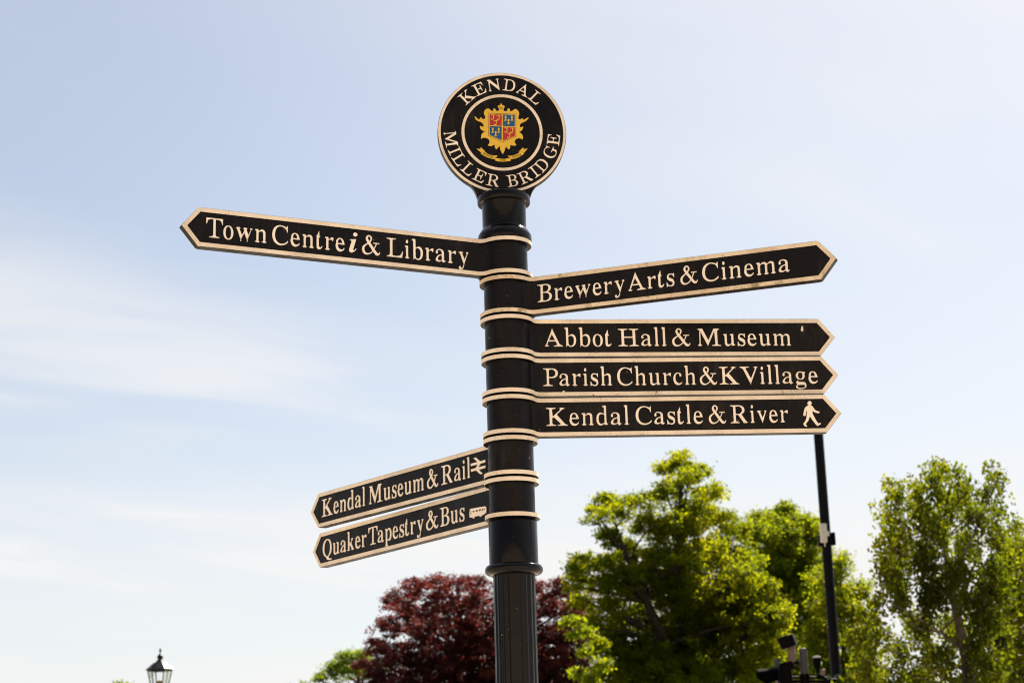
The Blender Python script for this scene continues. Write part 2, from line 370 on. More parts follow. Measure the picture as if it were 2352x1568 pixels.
# ------------------------------------------------------------------ the fingerpost
# outlines drawn for the letters, the crest and the marks (thousandths of a unit / millimetres / metres)
GLYPH_JSON = (
    '{"A":[[26,0,23,18,4,19,15,23,28,29,39,39,47,54,52,74,208,466,194,465,354,82,366,60,383,43,401,32,417,24,430,20,443,18,443,0,229,0,229,18,253,20,270,25,298,34,313,45,309,56,302,68,2'
    '95,84,275,132,103,132,79,71,76,65,72,59,67,48,74,32,96,21,124,18,93,18,93,0],[113,161,263,161,187,319]],"B":[[16,0,16,17,37,20,53,24,67,31,78,43,88,60,96,82,99,369,103,387,102,403,'
    '93,415,74,427,54,434,42,436,30,438,15,439,15,455,220,455,260,452,293,444,318,432,336,420,350,407,361,392,368,373,370,351,368,330,363,313,354,298,342,285,327,273,308,262,282,247,316'
    ',233,340,220,358,206,372,190,382,173,388,154,391,131,389,109,385,90,377,72,367,56,354,42,342,32,328,22,310,13,289,6,265,2,238,0],[156,252,188,252,213,253,234,257,251,263,266,271,28'
    '1,283,295,299,305,320,309,345,307,367,300,386,289,402,276,414,259,425,239,432,216,434,198,432,173,425,159,420,155,407,156,391],[222,24,242,26,260,30,276,37,291,47,306,61,317,80,325'
    ',102,327,128,323,155,314,178,299,196,282,209,265,218,245,225,223,230,197,231,155,231,154,65,154,50,163,38,180,31,195,27,208,25]],"C":[[257,-11,235,-9,214,-6,195,-1,176,5,159,14,144'
    ',24,127,37,112,53,98,70,87,88,77,108,70,126,64,145,60,165,57,185,55,206,54,228,55,250,57,271,60,291,64,311,70,329,77,347,87,367,98,386,111,403,126,418,144,432,159,442,177,451,196,4'
    '57,216,462,237,465,259,465,278,464,298,461,320,456,343,449,367,439,376,434,390,430,404,439,414,448,420,465,428,465,428,308,420,308,411,332,403,355,393,376,380,394,362,409,342,421,3'
    '23,430,304,437,285,442,265,443,237,440,211,430,187,414,164,391,145,360,130,323,120,278,117,226,120,178,130,136,145,100,166,72,190,50,217,35,246,26,278,23,298,25,318,29,338,35,358,4'
    '5,373,54,388,65,402,77,416,91,419,106,439,89,429,65,409,45,388,28,365,14,340,3,314,-5,286,-9]],"D":[[20,0,20,17,39,19,55,22,74,27,92,36,103,53,103,74,103,374,103,399,92,418,72,429,'
    '52,434,35,437,15,439,15,455,222,455,251,454,278,451,303,446,326,439,346,429,363,418,378,405,391,391,405,373,416,354,424,333,431,310,436,284,439,257,441,228,438,176,429,131,415,93,3'
    '94,62,366,36,330,17,284,5,228,0],[222,24,247,26,270,32,291,41,311,55,330,73,343,88,354,106,363,126,370,149,374,173,377,200,378,229,374,278,365,320,349,356,329,384,305,406,280,421,2'
    '53,430,223,433,208,432,197,429,174,423,157,418,153,403,154,385,154,72,154,54,162,40,177,31,194,27,207,25]],"E":[[14,0,14,17,35,18,54,21,73,27,92,38,100,55,94,78,90,369,84,395,77,41'
    '4,66,426,52,433,36,437,16,439,16,455,397,455,397,320,383,320,379,343,374,364,367,382,358,397,344,408,327,416,306,422,284,427,259,430,232,430,219,430,208,429,200,428,178,424,161,420'
    ',154,406,155,388,156,246,194,245,216,245,238,247,257,254,267,266,273,281,278,299,283,321,288,345,304,345,304,118,287,118,285,137,282,154,279,169,276,182,270,197,261,209,246,217,227'
    ',220,207,222,185,222,156,222,155,67,155,51,163,38,179,35,200,31,213,28,230,28,254,28,276,30,296,33,314,38,332,43,349,51,364,61,375,73,384,88,393,104,402,123,411,143,427,143,400,0]]'
    ',"G":[[268,-10,244,-9,222,-7,201,-2,181,5,163,13,147,23,129,36,114,52,100,68,89,87,78,107,71,125,66,144,61,163,58,184,56,206,56,229,56,251,58,272,61,292,66,312,71,330,78,348,88,368'
    ',100,386,113,403,128,418,145,432,160,442,177,451,195,457,215,462,236,465,257,465,278,464,300,461,323,456,346,449,369,440,378,435,388,432,403,434,410,441,414,452,420,465,428,465,428'
    ',308,420,308,413,328,406,346,399,364,391,381,379,396,363,408,346,418,329,426,314,434,299,439,283,442,267,443,239,440,213,430,189,414,166,391,147,361,131,323,122,279,118,228,119,198'
    ',122,171,128,145,136,122,146,101,157,82,171,66,190,46,210,32,230,21,252,15,275,13,298,14,317,19,332,26,347,37,359,52,365,71,368,128,365,148,354,163,336,172,318,177,299,180,275,182,'
    '275,198,500,198,500,182,481,181,464,177,447,173,429,164,419,149,419,129,421,29,405,37,387,28,370,17,353,6,334,-2,313,-7,290,-9]],"H":[[15,0,15,17,36,19,54,23,73,29,91,40,98,58,95,8'
    '0,95,379,98,400,90,416,72,426,54,432,36,436,16,439,16,455,242,455,242,439,227,437,214,435,202,433,184,428,166,418,156,408,154,394,156,379,157,251,367,251,367,379,370,394,370,408,36'
    '3,419,345,425,320,432,310,435,298,437,282,439,282,455,507,455,507,439,486,436,469,432,450,427,433,417,426,400,429,379,429,80,425,59,432,42,449,30,469,24,486,20,507,17,507,0,282,0,2'
    '82,17,303,19,320,23,339,28,358,38,369,56,370,80,369,221,155,221,154,80,154,57,165,40,183,29,202,23,220,19,242,17,242,0]],"I":[[13,0,13,17,34,21,51,25,69,30,88,39,100,55,103,75,102,'
    '387,99,407,88,421,71,430,53,434,36,437,13,439,13,455,244,455,244,439,223,437,206,434,189,429,172,421,160,407,157,387,157,77,155,63,155,51,165,41,184,31,204,25,216,22,230,20,246,17,'
    '246,0]],"J":[[109,-64,89,-62,73,-57,59,-48,48,-39,38,-29,29,-18,22,-5,18,8,17,23,18,36,22,47,28,55,35,60,42,63,45,64,50,64,57,61,63,56,67,48,71,39,72,28,71,15,67,2,61,-10,66,-19,76'
    ',-31,89,-38,105,-40,120,-39,133,-34,145,-26,155,-14,164,2,170,21,172,367,175,384,175,400,165,412,146,424,125,431,111,434,97,437,79,439,79,455,314,455,314,439,299,437,286,434,274,43'
    '2,254,426,235,413,226,401,227,385,230,367,231,89,229,54,224,24,216,-1,204,-22,188,-39,168,-52,142,-61]],"K":[[16,0,16,17,37,19,55,23,74,29,91,40,99,58,95,80,95,379,99,400,91,416,73'
    ',427,54,432,37,436,17,439,17,455,242,455,242,439,227,437,215,435,203,433,184,428,167,418,156,408,155,394,157,379,169,234,321,373,337,391,347,405,357,418,355,427,334,434,316,437,342'
    ',439,345,455,431,455,431,439,477,439,460,437,442,432,423,425,403,414,383,400,364,382,344,361,263,285,452,43,465,35,477,29,486,25,496,21,506,19,519,17,519,0,281,0,281,17,294,18,306,'
    '18,315,19,322,21,340,27,354,34,355,45,346,57,334,71,202,214,155,198,155,80,155,57,166,40,184,29,203,23,221,19,242,17,242,0]],"L":[[15,0,15,17,36,19,53,24,66,31,77,42,88,58,97,80,10'
    '1,379,103,401,92,417,73,427,54,433,36,437,16,439,16,455,250,455,250,439,233,438,219,437,207,435,188,429,170,419,159,409,156,395,157,379,157,82,156,68,157,55,161,44,177,37,199,31,20'
    '8,29,220,28,234,28,257,28,278,30,298,34,316,38,334,45,350,53,364,64,374,78,383,94,391,112,400,132,409,154,425,154,399,0]],"M":[[55,0,51,17,34,20,51,24,64,31,73,42,77,58,84,79,89,38'
    '2,100,397,98,409,87,418,71,427,54,433,43,435,30,437,58,439,62,455,165,455,307,142,449,455,571,455,577,439,598,436,581,431,565,425,549,415,538,399,535,378,535,85,533,67,533,52,542,4'
    '0,560,28,579,22,591,20,602,18,617,17,617,0,396,0,396,17,410,19,423,21,435,24,454,30,472,41,481,53,482,67,479,83,467,399,288,0,290,0,115,389,105,80,105,57,108,40,117,29,131,22,148,1'
    '9,131,17,128,0]],"N":[[421,-11,115,350,106,79,106,57,108,41,115,30,128,23,145,19,132,17,128,0,57,0,54,17,33,18,45,20,55,23,68,29,75,41,77,51,76,64,76,79,78,388,64,414,47,428,38,434'
    ',28,436,49,439,56,455,138,455,382,169,391,377,391,392,391,405,390,415,383,426,370,432,359,435,346,437,366,439,370,455,441,455,445,439,459,437,442,432,430,426,423,415,421,398,421,37'
    '7,422,-11]],"P":[[15,0,15,17,36,19,54,23,73,29,92,40,102,57,103,80,103,379,103,400,92,416,73,426,54,432,36,436,16,439,16,455,214,455,241,455,265,452,286,448,303,443,316,437,325,432'
    ',338,423,349,414,358,404,366,392,373,379,377,365,380,349,381,332,380,311,376,293,370,276,361,261,349,248,338,237,325,228,309,220,290,213,268,208,242,206,155,206,154,80,154,57,165,4'
    '0,183,29,202,23,220,19,242,17,242,0],[157,230,201,230,225,231,244,235,262,241,279,251,294,264,307,281,316,303,319,329,316,354,310,376,298,394,284,408,269,418,253,425,236,430,216,43'
    '1,199,429,177,424,163,416,157,399]],"Q":[[378,-113,347,-109,318,-103,291,-96,267,-84,248,-67,231,-47,214,-25,196,-1,170,9,153,18,138,29,125,41,113,54,102,68,92,83,84,99,76,115,70,1'
    '32,65,150,61,169,58,188,56,207,55,228,56,247,58,265,60,283,64,301,69,318,74,334,81,350,89,365,97,379,107,393,118,406,129,418,142,429,156,438,172,447,188,454,206,459,225,463,245,465'
    ',265,466,285,465,304,463,322,459,339,454,355,447,374,436,390,424,405,410,419,394,428,381,437,367,444,352,451,336,457,320,462,302,465,285,468,266,470,247,470,228,469,202,467,178,462'
    ',154,456,132,447,111,437,90,426,73,415,58,402,44,387,31,370,19,351,9,315,0,326,-29,347,-49,371,-63,395,-73,419,-79,445,-81,459,-80,475,-77,457,-73,463,-92,471,-100,447,-107,423,-11'
    '1,400,-113],[266,4,300,7,324,20,343,40,361,64,379,95,394,132,404,176,407,228,407,257,403,285,398,311,390,334,381,355,369,374,357,390,339,410,320,424,301,435,281,441,260,443,233,440'
    ',208,430,186,414,165,391,146,361,131,323,122,279,118,228,119,198,122,171,128,145,135,122,145,101,156,82,169,65,186,46,204,30,221,18,241,9]],"R":[[15,0,15,17,36,19,54,23,73,29,91,40'
    ',98,58,95,80,95,379,99,400,91,416,73,426,54,432,36,436,16,439,16,455,217,455,245,455,270,452,293,448,312,441,328,433,341,425,352,417,366,405,376,391,384,375,389,356,391,334,389,314'
    ',384,295,376,279,365,265,351,252,333,240,301,224,418,47,430,38,441,31,451,25,463,19,478,17,442,17,442,0,358,0,221,212,155,212,154,80,154,57,165,40,183,29,202,23,220,19,242,17,242,0'
    '],[155,234,204,231,230,231,252,236,269,245,285,257,301,270,316,288,325,310,328,336,323,366,310,391,291,409,271,422,249,429,224,431,208,430,197,427,175,422,158,418,153,403,154,386]]'
    ',"S":[[48,-11,48,158,62,158,69,130,76,105,83,83,92,64,106,48,123,36,140,27,158,20,177,16,197,15,215,16,231,20,245,26,259,35,274,50,285,68,292,90,292,113,283,134,264,152,237,168,174'
    ',199,153,210,135,222,119,234,106,246,96,258,85,274,78,291,72,311,69,332,67,351,67,369,70,386,75,401,82,415,91,428,102,439,116,449,131,457,148,462,166,465,185,466,199,466,213,464,22'
    '9,461,246,458,264,453,282,447,291,444,305,445,315,450,320,466,334,466,334,319,322,319,317,337,311,354,306,371,299,386,290,400,278,412,263,421,249,429,231,438,213,443,194,445,173,44'
    '3,155,437,139,427,126,414,116,398,110,380,109,362,113,346,122,332,133,322,145,312,160,303,177,295,242,264,260,255,276,245,289,236,300,226,311,213,320,199,326,185,331,169,335,152,33'
    '8,133,339,113,338,94,334,77,328,60,320,45,309,31,296,19,280,8,265,2,248,-4,231,-7,212,-9,192,-10,181,-10,170,-9,158,-8,147,-6,136,-3,126,1,111,6,99,11,91,15,84,18,67,17,65,7,65,0,6'
    '1,-11]],"T":[[92,0,92,17,114,19,132,22,152,28,172,39,184,57,184,80,183,433,149,433,124,431,101,426,79,418,61,405,50,391,42,376,36,358,32,339,29,318,13,318,13,455,409,455,409,317,39'
    '4,317,389,348,381,374,369,396,350,413,327,425,299,431,269,433,236,433,235,80,235,57,247,39,266,28,286,22,305,19,328,17,328,0]],"U":[[248,-12,219,-10,194,-5,173,2,155,11,141,22,129,'
    '34,120,48,112,64,105,83,101,105,98,129,99,155,101,379,101,400,90,416,71,426,52,432,35,436,15,439,15,455,240,455,240,439,225,437,213,435,202,432,178,425,159,419,153,408,153,394,155,'
    '379,156,140,158,117,163,96,170,77,180,62,193,49,211,36,230,28,251,23,275,22,302,24,326,31,346,41,363,56,376,76,385,99,390,127,392,159,393,378,393,398,390,414,382,424,369,431,351,43'
    '6,361,439,366,455,437,455,443,439,455,435,440,430,428,423,422,412,421,397,422,378,422,181,422,153,419,127,415,103,409,82,401,63,391,46,380,32,364,18,346,7,325,-2,302,-8,276,-11]],"'
    'V":[[240,-13,72,385,62,400,47,412,31,422,16,430,2,435,-14,439,-14,455,211,455,211,439,192,438,177,436,166,432,135,423,120,411,125,400,132,388,139,375,247,143,348,377,352,389,355,39'
    '9,358,409,354,423,342,432,331,435,317,438,334,439,336,455,405,455,408,439,429,437,417,434,405,429,394,419,385,404,380,383,228,-13]],"a":[[255,-7,240,-2,232,7,226,19,213,35,181,20,1'
    '58,10,135,6,113,5,97,6,86,8,73,12,61,19,50,30,44,45,43,63,48,82,59,98,70,112,81,128,89,140,102,152,120,163,143,172,170,181,214,190,217,241,212,259,203,273,191,283,178,290,164,294,1'
    '48,296,123,293,108,286,97,274,92,265,99,254,104,241,105,231,103,222,100,214,96,207,90,203,83,200,78,200,72,201,65,203,59,208,54,215,52,225,51,236,53,250,57,262,64,274,74,285,85,295'
    ',99,305,111,311,126,315,143,318,162,318,188,315,210,310,226,303,239,295,249,287,259,273,267,256,272,235,272,210,272,62,272,47,280,40,302,34,312,36,311,42,315,28,299,17,285,5,271,-5'
    '],[151,33,162,35,176,40,189,44,202,50,217,63,215,169,170,160,146,147,126,130,110,110,101,84,101,60,112,46,131,37]],"b":[[64,-11,64,388,62,407,58,422,47,428,31,434,21,437,36,439,40,'
    '455,118,455,123,279,152,293,167,304,184,312,202,316,221,316,236,314,251,310,263,303,275,295,285,284,294,272,302,258,309,242,314,225,318,207,320,187,321,166,321,146,319,128,316,110,'
    '312,94,307,78,299,59,289,43,278,28,265,15,250,4,232,-4,213,-8,192,-10,174,-9,157,-4,139,4,122,15,102,28,48,-11],[183,14,199,16,214,22,228,33,239,48,248,64,256,83,261,106,264,131,26'
    '6,160,265,184,262,205,258,224,252,240,243,253,226,269,207,278,184,281,174,279,164,276,151,271,136,265,123,255,118,243,120,68,129,44,144,28,163,18]],"c":[[156,-7,139,-5,124,0,110,7,'
    '96,16,84,27,73,40,64,54,55,71,49,89,44,108,41,128,39,150,40,173,43,195,47,215,54,234,62,252,72,268,84,283,98,296,115,306,133,313,153,318,175,318,196,316,214,310,228,303,240,294,252'
    ',280,260,264,262,245,260,235,255,227,249,221,245,217,240,214,238,212,228,214,219,216,213,232,211,251,211,261,210,272,201,286,185,294,169,297,152,294,136,285,122,270,109,249,100,221'
    ',95,187,94,159,96,133,102,110,111,90,123,73,141,56,161,45,182,39,204,37,222,40,239,47,255,57,267,72,281,60,267,39,248,21,227,8,204,-1,180,-6]],"d":[[140,-8,125,-6,111,-1,98,6,87,15'
    ',76,26,67,38,59,53,53,69,47,87,44,106,41,126,41,147,41,167,43,185,45,203,49,219,53,235,60,253,69,268,78,282,89,293,102,303,115,310,130,315,146,317,168,315,188,309,207,297,238,280,2'
    '44,401,240,415,230,425,217,431,204,435,191,438,210,439,213,455,295,455,295,75,297,60,303,47,313,38,326,33,339,30,326,28,322,11,335,10,315,9,292,8,268,7,242,4,249,-10,243,39,211,21,'
    '196,8,179,-2,160,-7],[171,28,182,30,192,34,205,40,222,48,238,59,248,74,248,243,244,256,235,267,218,274,201,278,186,280,174,281,152,279,134,269,119,252,111,237,104,220,100,201,97,17'
    '8,97,153,97,129,99,107,103,88,109,71,118,57,132,40,150,30]],"e":[[154,-6,137,-4,122,0,108,7,95,15,83,26,72,39,63,54,55,72,50,86,46,102,43,120,42,138,45,157,52,179,58,199,58,218,58,'
    '237,62,254,70,270,80,283,92,295,105,305,121,312,138,317,157,318,179,317,199,312,216,303,230,292,242,278,251,261,259,243,266,222,274,199,280,173,281,166,96,166,99,127,108,95,124,70,'
    '146,53,171,43,199,41,219,44,237,53,254,67,263,86,278,73,270,51,254,32,236,17,217,6,196,-2,175,-6],[98,192,216,192,215,215,213,235,209,252,203,266,196,277,187,288,175,295,161,297,14'
    '4,293,128,283,115,264,104,238,99,204]],"g":[[146,-140,121,-140,99,-137,80,-133,64,-127,51,-120,35,-106,27,-91,27,-75,35,-62,44,-52,54,-40,77,-26,61,-8,53,4,48,17,42,31,40,45,50,56,'
    '66,66,76,73,84,83,94,94,109,110,85,126,69,139,57,154,48,171,43,191,41,212,43,231,47,248,55,264,62,274,71,284,81,293,92,301,106,309,121,314,138,317,157,318,177,317,195,314,213,308,2'
    '31,302,284,304,284,268,253,268,262,250,268,235,271,220,272,204,271,186,267,170,260,155,251,142,240,130,227,120,216,114,203,108,188,104,172,103,164,103,157,103,149,105,140,108,123,1'
    '11,106,110,95,102,94,84,92,71,92,59,111,46,139,43,175,43,199,43,221,41,239,39,254,35,270,29,281,20,288,9,292,-4,296,-19,300,-37,303,-59,300,-79,289,-97,272,-113,257,-121,239,-128,2'
    '19,-133,197,-137,172,-140],[157,124,172,126,186,133,198,145,207,157,213,172,217,190,218,211,219,232,219,250,215,266,203,278,188,289,173,295,157,297,142,295,130,288,118,277,109,265,'
    '102,250,97,232,96,211,97,190,102,172,109,157,118,145,129,133,142,126],[161,-116,198,-114,226,-108,247,-98,260,-84,267,-66,267,-51,257,-37,242,-32,225,-30,206,-29,89,-34,76,-43,69,-'
    '57,67,-73,71,-84,80,-95,94,-104,106,-109,122,-113,140,-115]],"h":[[61,0,55,16,35,19,55,26,68,30,74,42,74,55,74,399,71,412,66,424,54,429,36,437,45,440,51,455,127,455,133,267,164,285'
    ',182,299,201,309,223,312,242,310,260,305,277,298,291,286,302,268,308,243,310,211,308,55,308,42,313,31,327,26,347,19,327,16,320,0,245,0,245,16,207,16,225,21,246,34,256,55,256,217,25'
    '4,234,250,249,243,261,228,268,203,272,187,270,169,264,150,254,128,235,125,56,125,42,130,31,143,26,164,19,143,16,137,0]],"i":[[101,370,94,371,87,375,81,382,76,391,73,401,72,412,73,4'
    '24,76,434,81,443,87,450,94,454,101,456,107,454,114,450,121,443,125,434,128,424,129,412,128,401,125,391,121,382,114,375,107,371],[61,0,55,16,35,19,55,26,69,30,74,41,75,56,74,252,71,'
    '267,67,279,56,285,37,291,48,293,52,310,126,310,126,56,126,42,130,31,143,26,164,19,144,16,137,0]],"k":[[61,0,54,16,35,19,55,26,69,30,74,42,74,55,74,398,71,412,68,424,57,429,38,436,4'
    '7,439,52,455,127,455,140,169,242,243,243,257,244,268,249,278,247,287,228,292,209,293,241,293,241,310,310,310,314,293,326,291,307,284,289,275,273,261,216,209,339,33,352,23,364,18,33'
    '8,16,332,0,255,0,255,16,217,16,239,20,252,32,254,42,246,52,164,147,124,134,125,56,125,42,130,31,143,26,164,19,144,16,137,0]],"l":[[61,0,55,16,35,19,55,26,69,30,74,41,74,56,74,398,7'
    '2,412,69,423,57,429,38,436,47,439,52,455,126,455,126,56,126,42,130,31,143,26,164,19,144,16,137,0]],"m":[[60,0,54,16,35,19,55,26,68,30,73,42,74,55,73,253,71,267,66,278,54,284,36,291'
    ',46,294,50,310,122,310,132,265,163,284,180,298,199,308,219,312,237,310,254,305,270,300,283,292,294,278,310,261,337,282,355,297,376,308,397,312,417,310,434,306,451,298,465,287,476,2'
    '68,482,243,483,211,482,56,482,42,486,31,500,26,520,19,500,16,494,0,419,0,413,16,393,19,413,26,427,31,431,42,431,55,430,217,428,234,424,249,417,261,403,268,378,272,362,270,346,264,3'
    '28,255,306,237,303,56,303,42,307,31,320,26,340,19,321,16,315,0,241,0,235,16,215,19,235,26,248,31,253,42,253,56,253,217,252,234,249,248,241,260,225,268,200,272,184,270,167,264,149,2'
    '53,129,235,126,55,129,37,141,27,162,19,142,16,135,0]],"n":[[61,0,55,16,35,19,55,26,68,30,74,42,77,55,77,253,75,267,68,278,55,284,36,291,46,294,51,310,123,310,132,267,164,286,181,30'
    '0,201,309,222,312,242,310,260,305,277,298,291,286,302,268,308,243,310,211,308,55,308,42,313,31,327,26,347,19,327,16,320,0,245,0,245,16,207,16,225,21,246,34,256,55,256,217,254,234,2'
    '50,249,243,261,228,268,203,272,187,270,170,264,152,253,129,235,125,56,125,42,130,31,143,26,164,19,143,16,137,0]],"o":[[169,-10,147,-9,127,-4,110,3,95,14,82,26,71,40,62,56,54,73,48,'
    '92,43,111,41,132,40,154,41,176,43,197,48,217,54,236,62,253,71,269,82,283,95,295,110,305,127,313,147,317,168,318,189,317,208,313,226,305,241,295,254,283,264,269,274,254,282,237,288,'
    '218,293,198,295,177,296,154,295,131,293,110,288,90,282,71,274,54,265,39,254,25,241,13,226,3,209,-4,190,-9],[169,11,186,14,201,23,214,38,222,49,228,63,233,81,236,96,239,114,240,133,'
    '240,154,239,187,235,216,229,239,222,258,213,271,200,287,185,296,169,299,150,296,135,287,123,271,114,258,107,239,101,215,98,187,96,154,96,133,98,114,100,97,104,81,109,63,115,49,123,'
    '38,136,23,151,14]],"p":[[67,-139,61,-124,31,-122,44,-118,57,-112,68,-102,73,-93,74,-80,74,-64,74,243,73,262,69,276,57,283,37,291,43,295,50,310,121,310,130,263,156,283,172,299,189,3'
    '10,209,316,230,317,246,315,260,310,272,303,284,294,294,283,303,270,311,255,317,239,322,221,326,202,328,181,329,160,328,137,326,115,322,94,317,75,310,57,302,41,293,27,282,16,270,6,2'
    '57,-1,243,-6,227,-8,204,-7,183,1,164,14,134,32,127,-58,127,-75,128,-89,133,-101,147,-110,167,-118,175,-120,185,-122,151,-123,148,-139],[195,27,217,30,236,40,251,57,259,72,265,89,27'
    '0,108,272,130,273,154,273,178,271,199,267,218,262,235,254,250,240,267,221,276,199,279,183,276,166,269,147,257,129,235,126,69,135,46,155,34,176,29]],"r":[[67,0,60,16,35,19,56,26,71,'
    '30,76,41,75,55,74,252,70,268,66,280,55,285,37,291,47,293,51,310,125,310,133,252,158,266,172,278,186,288,198,296,212,304,224,310,234,311,245,310,255,306,262,299,264,290,262,279,260,'
    '266,259,256,260,248,260,240,257,235,253,231,248,229,241,231,234,236,228,244,220,254,208,257,190,260,178,258,165,253,147,245,132,231,127,213,127,192,127,55,130,41,140,30,153,24,167,'
    '20,180,18,153,16,148,0]],"s":[[151,-10,137,-9,122,-6,105,-1,87,6,81,10,70,12,59,4,51,-9,38,-9,38,105,53,105,58,85,64,67,73,52,85,38,102,25,121,17,140,15,156,16,169,20,180,26,189,35'
    ',196,45,202,59,200,78,187,96,165,110,116,135,100,144,88,153,77,163,69,173,62,188,57,203,55,220,55,240,57,257,62,274,71,289,83,302,99,311,118,317,141,319,153,318,166,316,176,314,187'
    ',311,199,308,206,306,216,305,224,308,230,319,242,319,242,222,228,222,223,239,216,254,209,267,198,278,183,288,166,294,149,296,136,295,125,292,115,286,103,274,96,259,96,243,103,229,1'
    '12,220,124,213,138,206,183,183,197,175,209,166,219,157,226,148,232,133,237,116,241,95,242,73,240,53,234,35,224,19,210,7,194,-3,174,-8]],"t":[[124,-9,107,-6,96,1,90,9,84,16,78,25,73'
    ',38,70,53,69,71,69,279,72,279,62,300,63,305,74,321,85,336,94,350,101,365,109,382,115,397,122,411,129,424,137,424,137,310,156,310,156,279,124,279,124,82,124,68,127,57,134,48,146,43,'
    '167,40,183,44,195,56,204,75,220,66,211,43,198,24,182,9,165,-1,145,-7]],"u":[[131,-8,114,-2,102,5,92,12,83,22,75,35,70,52,67,73,66,97,66,248,65,263,59,275,48,284,36,290,24,293,40,29'
    '4,44,310,122,310,122,73,128,56,140,43,157,36,176,34,198,38,218,47,245,66,249,248,246,264,239,276,228,285,216,290,204,293,220,294,223,310,302,310,302,70,304,55,311,44,322,37,335,33,'
    '347,31,331,30,328,13,341,12,321,11,298,9,274,7,249,3,254,-10,249,40,216,26,202,14,186,4,168,-4,150,-8]],"v":[[166,-10,62,251,54,264,42,275,30,283,15,290,34,293,42,310,119,310,119,2'
    '94,156,294,141,292,118,286,108,276,111,266,175,122,236,253,240,264,247,272,244,284,224,292,224,294,226,310,282,310,287,295,293,291,283,286,274,280,269,270,264,258,260,243,160,-10]]'
    ',"w":[[140,-10,34,267,23,278,11,286,0,291,20,293,28,310,100,310,103,293,127,292,119,289,100,284,90,276,94,264,98,257,101,250,157,127,219,235,218,268,209,282,197,288,181,293,204,295'
    ',209,310,282,310,288,293,308,291,287,285,276,277,277,268,279,260,326,141,382,256,386,266,388,275,386,283,380,289,370,292,372,295,374,310,427,310,430,295,431,292,421,285,410,274,396'
    ',260,286,-10,312,-10,221,197,111,-10]],"y":[[53,-133,42,-132,32,-128,22,-120,15,-110,11,-98,12,-84,17,-75,22,-67,26,-59,28,-53,32,-49,35,-47,43,-49,51,-54,57,-63,59,-76,59,-81,60,-'
    '88,66,-96,86,-99,94,-96,104,-88,114,-74,120,-65,125,-55,129,-44,133,-32,137,-19,156,-5,58,254,49,267,37,277,25,284,17,288,8,292,-3,294,40,293,40,310,117,310,121,293,146,292,136,289'
    ',114,284,103,275,108,265,115,254,176,119,230,241,234,251,236,260,238,267,240,274,237,284,229,289,219,292,223,293,224,310,279,310,282,293,285,290,273,282,267,272,258,259,247,244,150'
    ',-23,148,-45,144,-65,137,-82,129,-96,118,-111,105,-121,91,-127,77,-130,65,-132]],"info":[[132,371,120,373,109,377,100,384,93,393,89,404,87,416,89,428,93,438,100,447,109,454,120,459'
    ',132,460,143,459,154,454,163,447,170,438,175,428,176,416,175,404,170,393,163,384,154,377,143,373],[49,-8,35,-7,23,-2,13,5,6,15,2,27,1,41,2,51,4,64,7,77,10,87,44,211,48,225,51,237,5'
    '2,246,53,254,50,264,41,271,26,273,19,273,19,289,37,292,55,294,72,296,89,299,105,302,120,304,135,307,150,310,89,85,86,73,85,63,84,55,87,46,95,42,104,45,115,54,127,69,142,90,155,81,1'
    '38,54,121,31,103,14,85,2,67,-6]],"&":[[118,-11,94,-7,76,1,57,13,35,33,22,52,13,71,7,99,6,122,10,146,17,166,24,178,38,195,57,210,76,222,122,249,172,274,173,277,140,323,127,349,122,3'
    '70,121,386,125,405,132,420,146,439,160,450,176,459,200,466,216,468,233,465,256,457,279,443,291,431,300,415,304,398,304,379,300,363,294,347,285,333,274,319,249,293,364,156,414,251,4'
    '24,269,422,271,354,273,349,277,347,284,350,290,354,293,404,294,518,293,525,291,528,286,528,279,521,273,453,272,398,169,380,139,380,136,408,103,443,64,458,52,476,43,493,39,504,40,51'
    '1,47,532,75,540,77,545,75,548,71,548,64,531,26,518,10,499,-2,479,-8,460,-9,429,-3,413,5,390,24,336,81,310,54,290,38,268,24,237,9,204,-3,174,-10,144,-13],[172,22,151,24,130,30,111,3'
    '9,94,54,81,73,74,92,69,115,70,136,74,153,86,171,106,193,139,221,190,253,204,238,321,99,301,78,285,64,256,45,230,33,209,27,190,23],[228,317,193,361,183,377,178,391,180,407,185,419,1'
    '97,432,213,440,223,439,242,427,257,410,262,396,261,379,254,356,240,330,230,317]],"rail":[[951,0,525,275,1,275,2,410,511,410,741,586,734,590,1,590,2,725,701,725,706,729,293,998,549,'
    '1000,975,725,1499,725,1498,590,989,590,759,414,766,410,1499,410,1498,275,799,275,794,271,1207,2]]}')
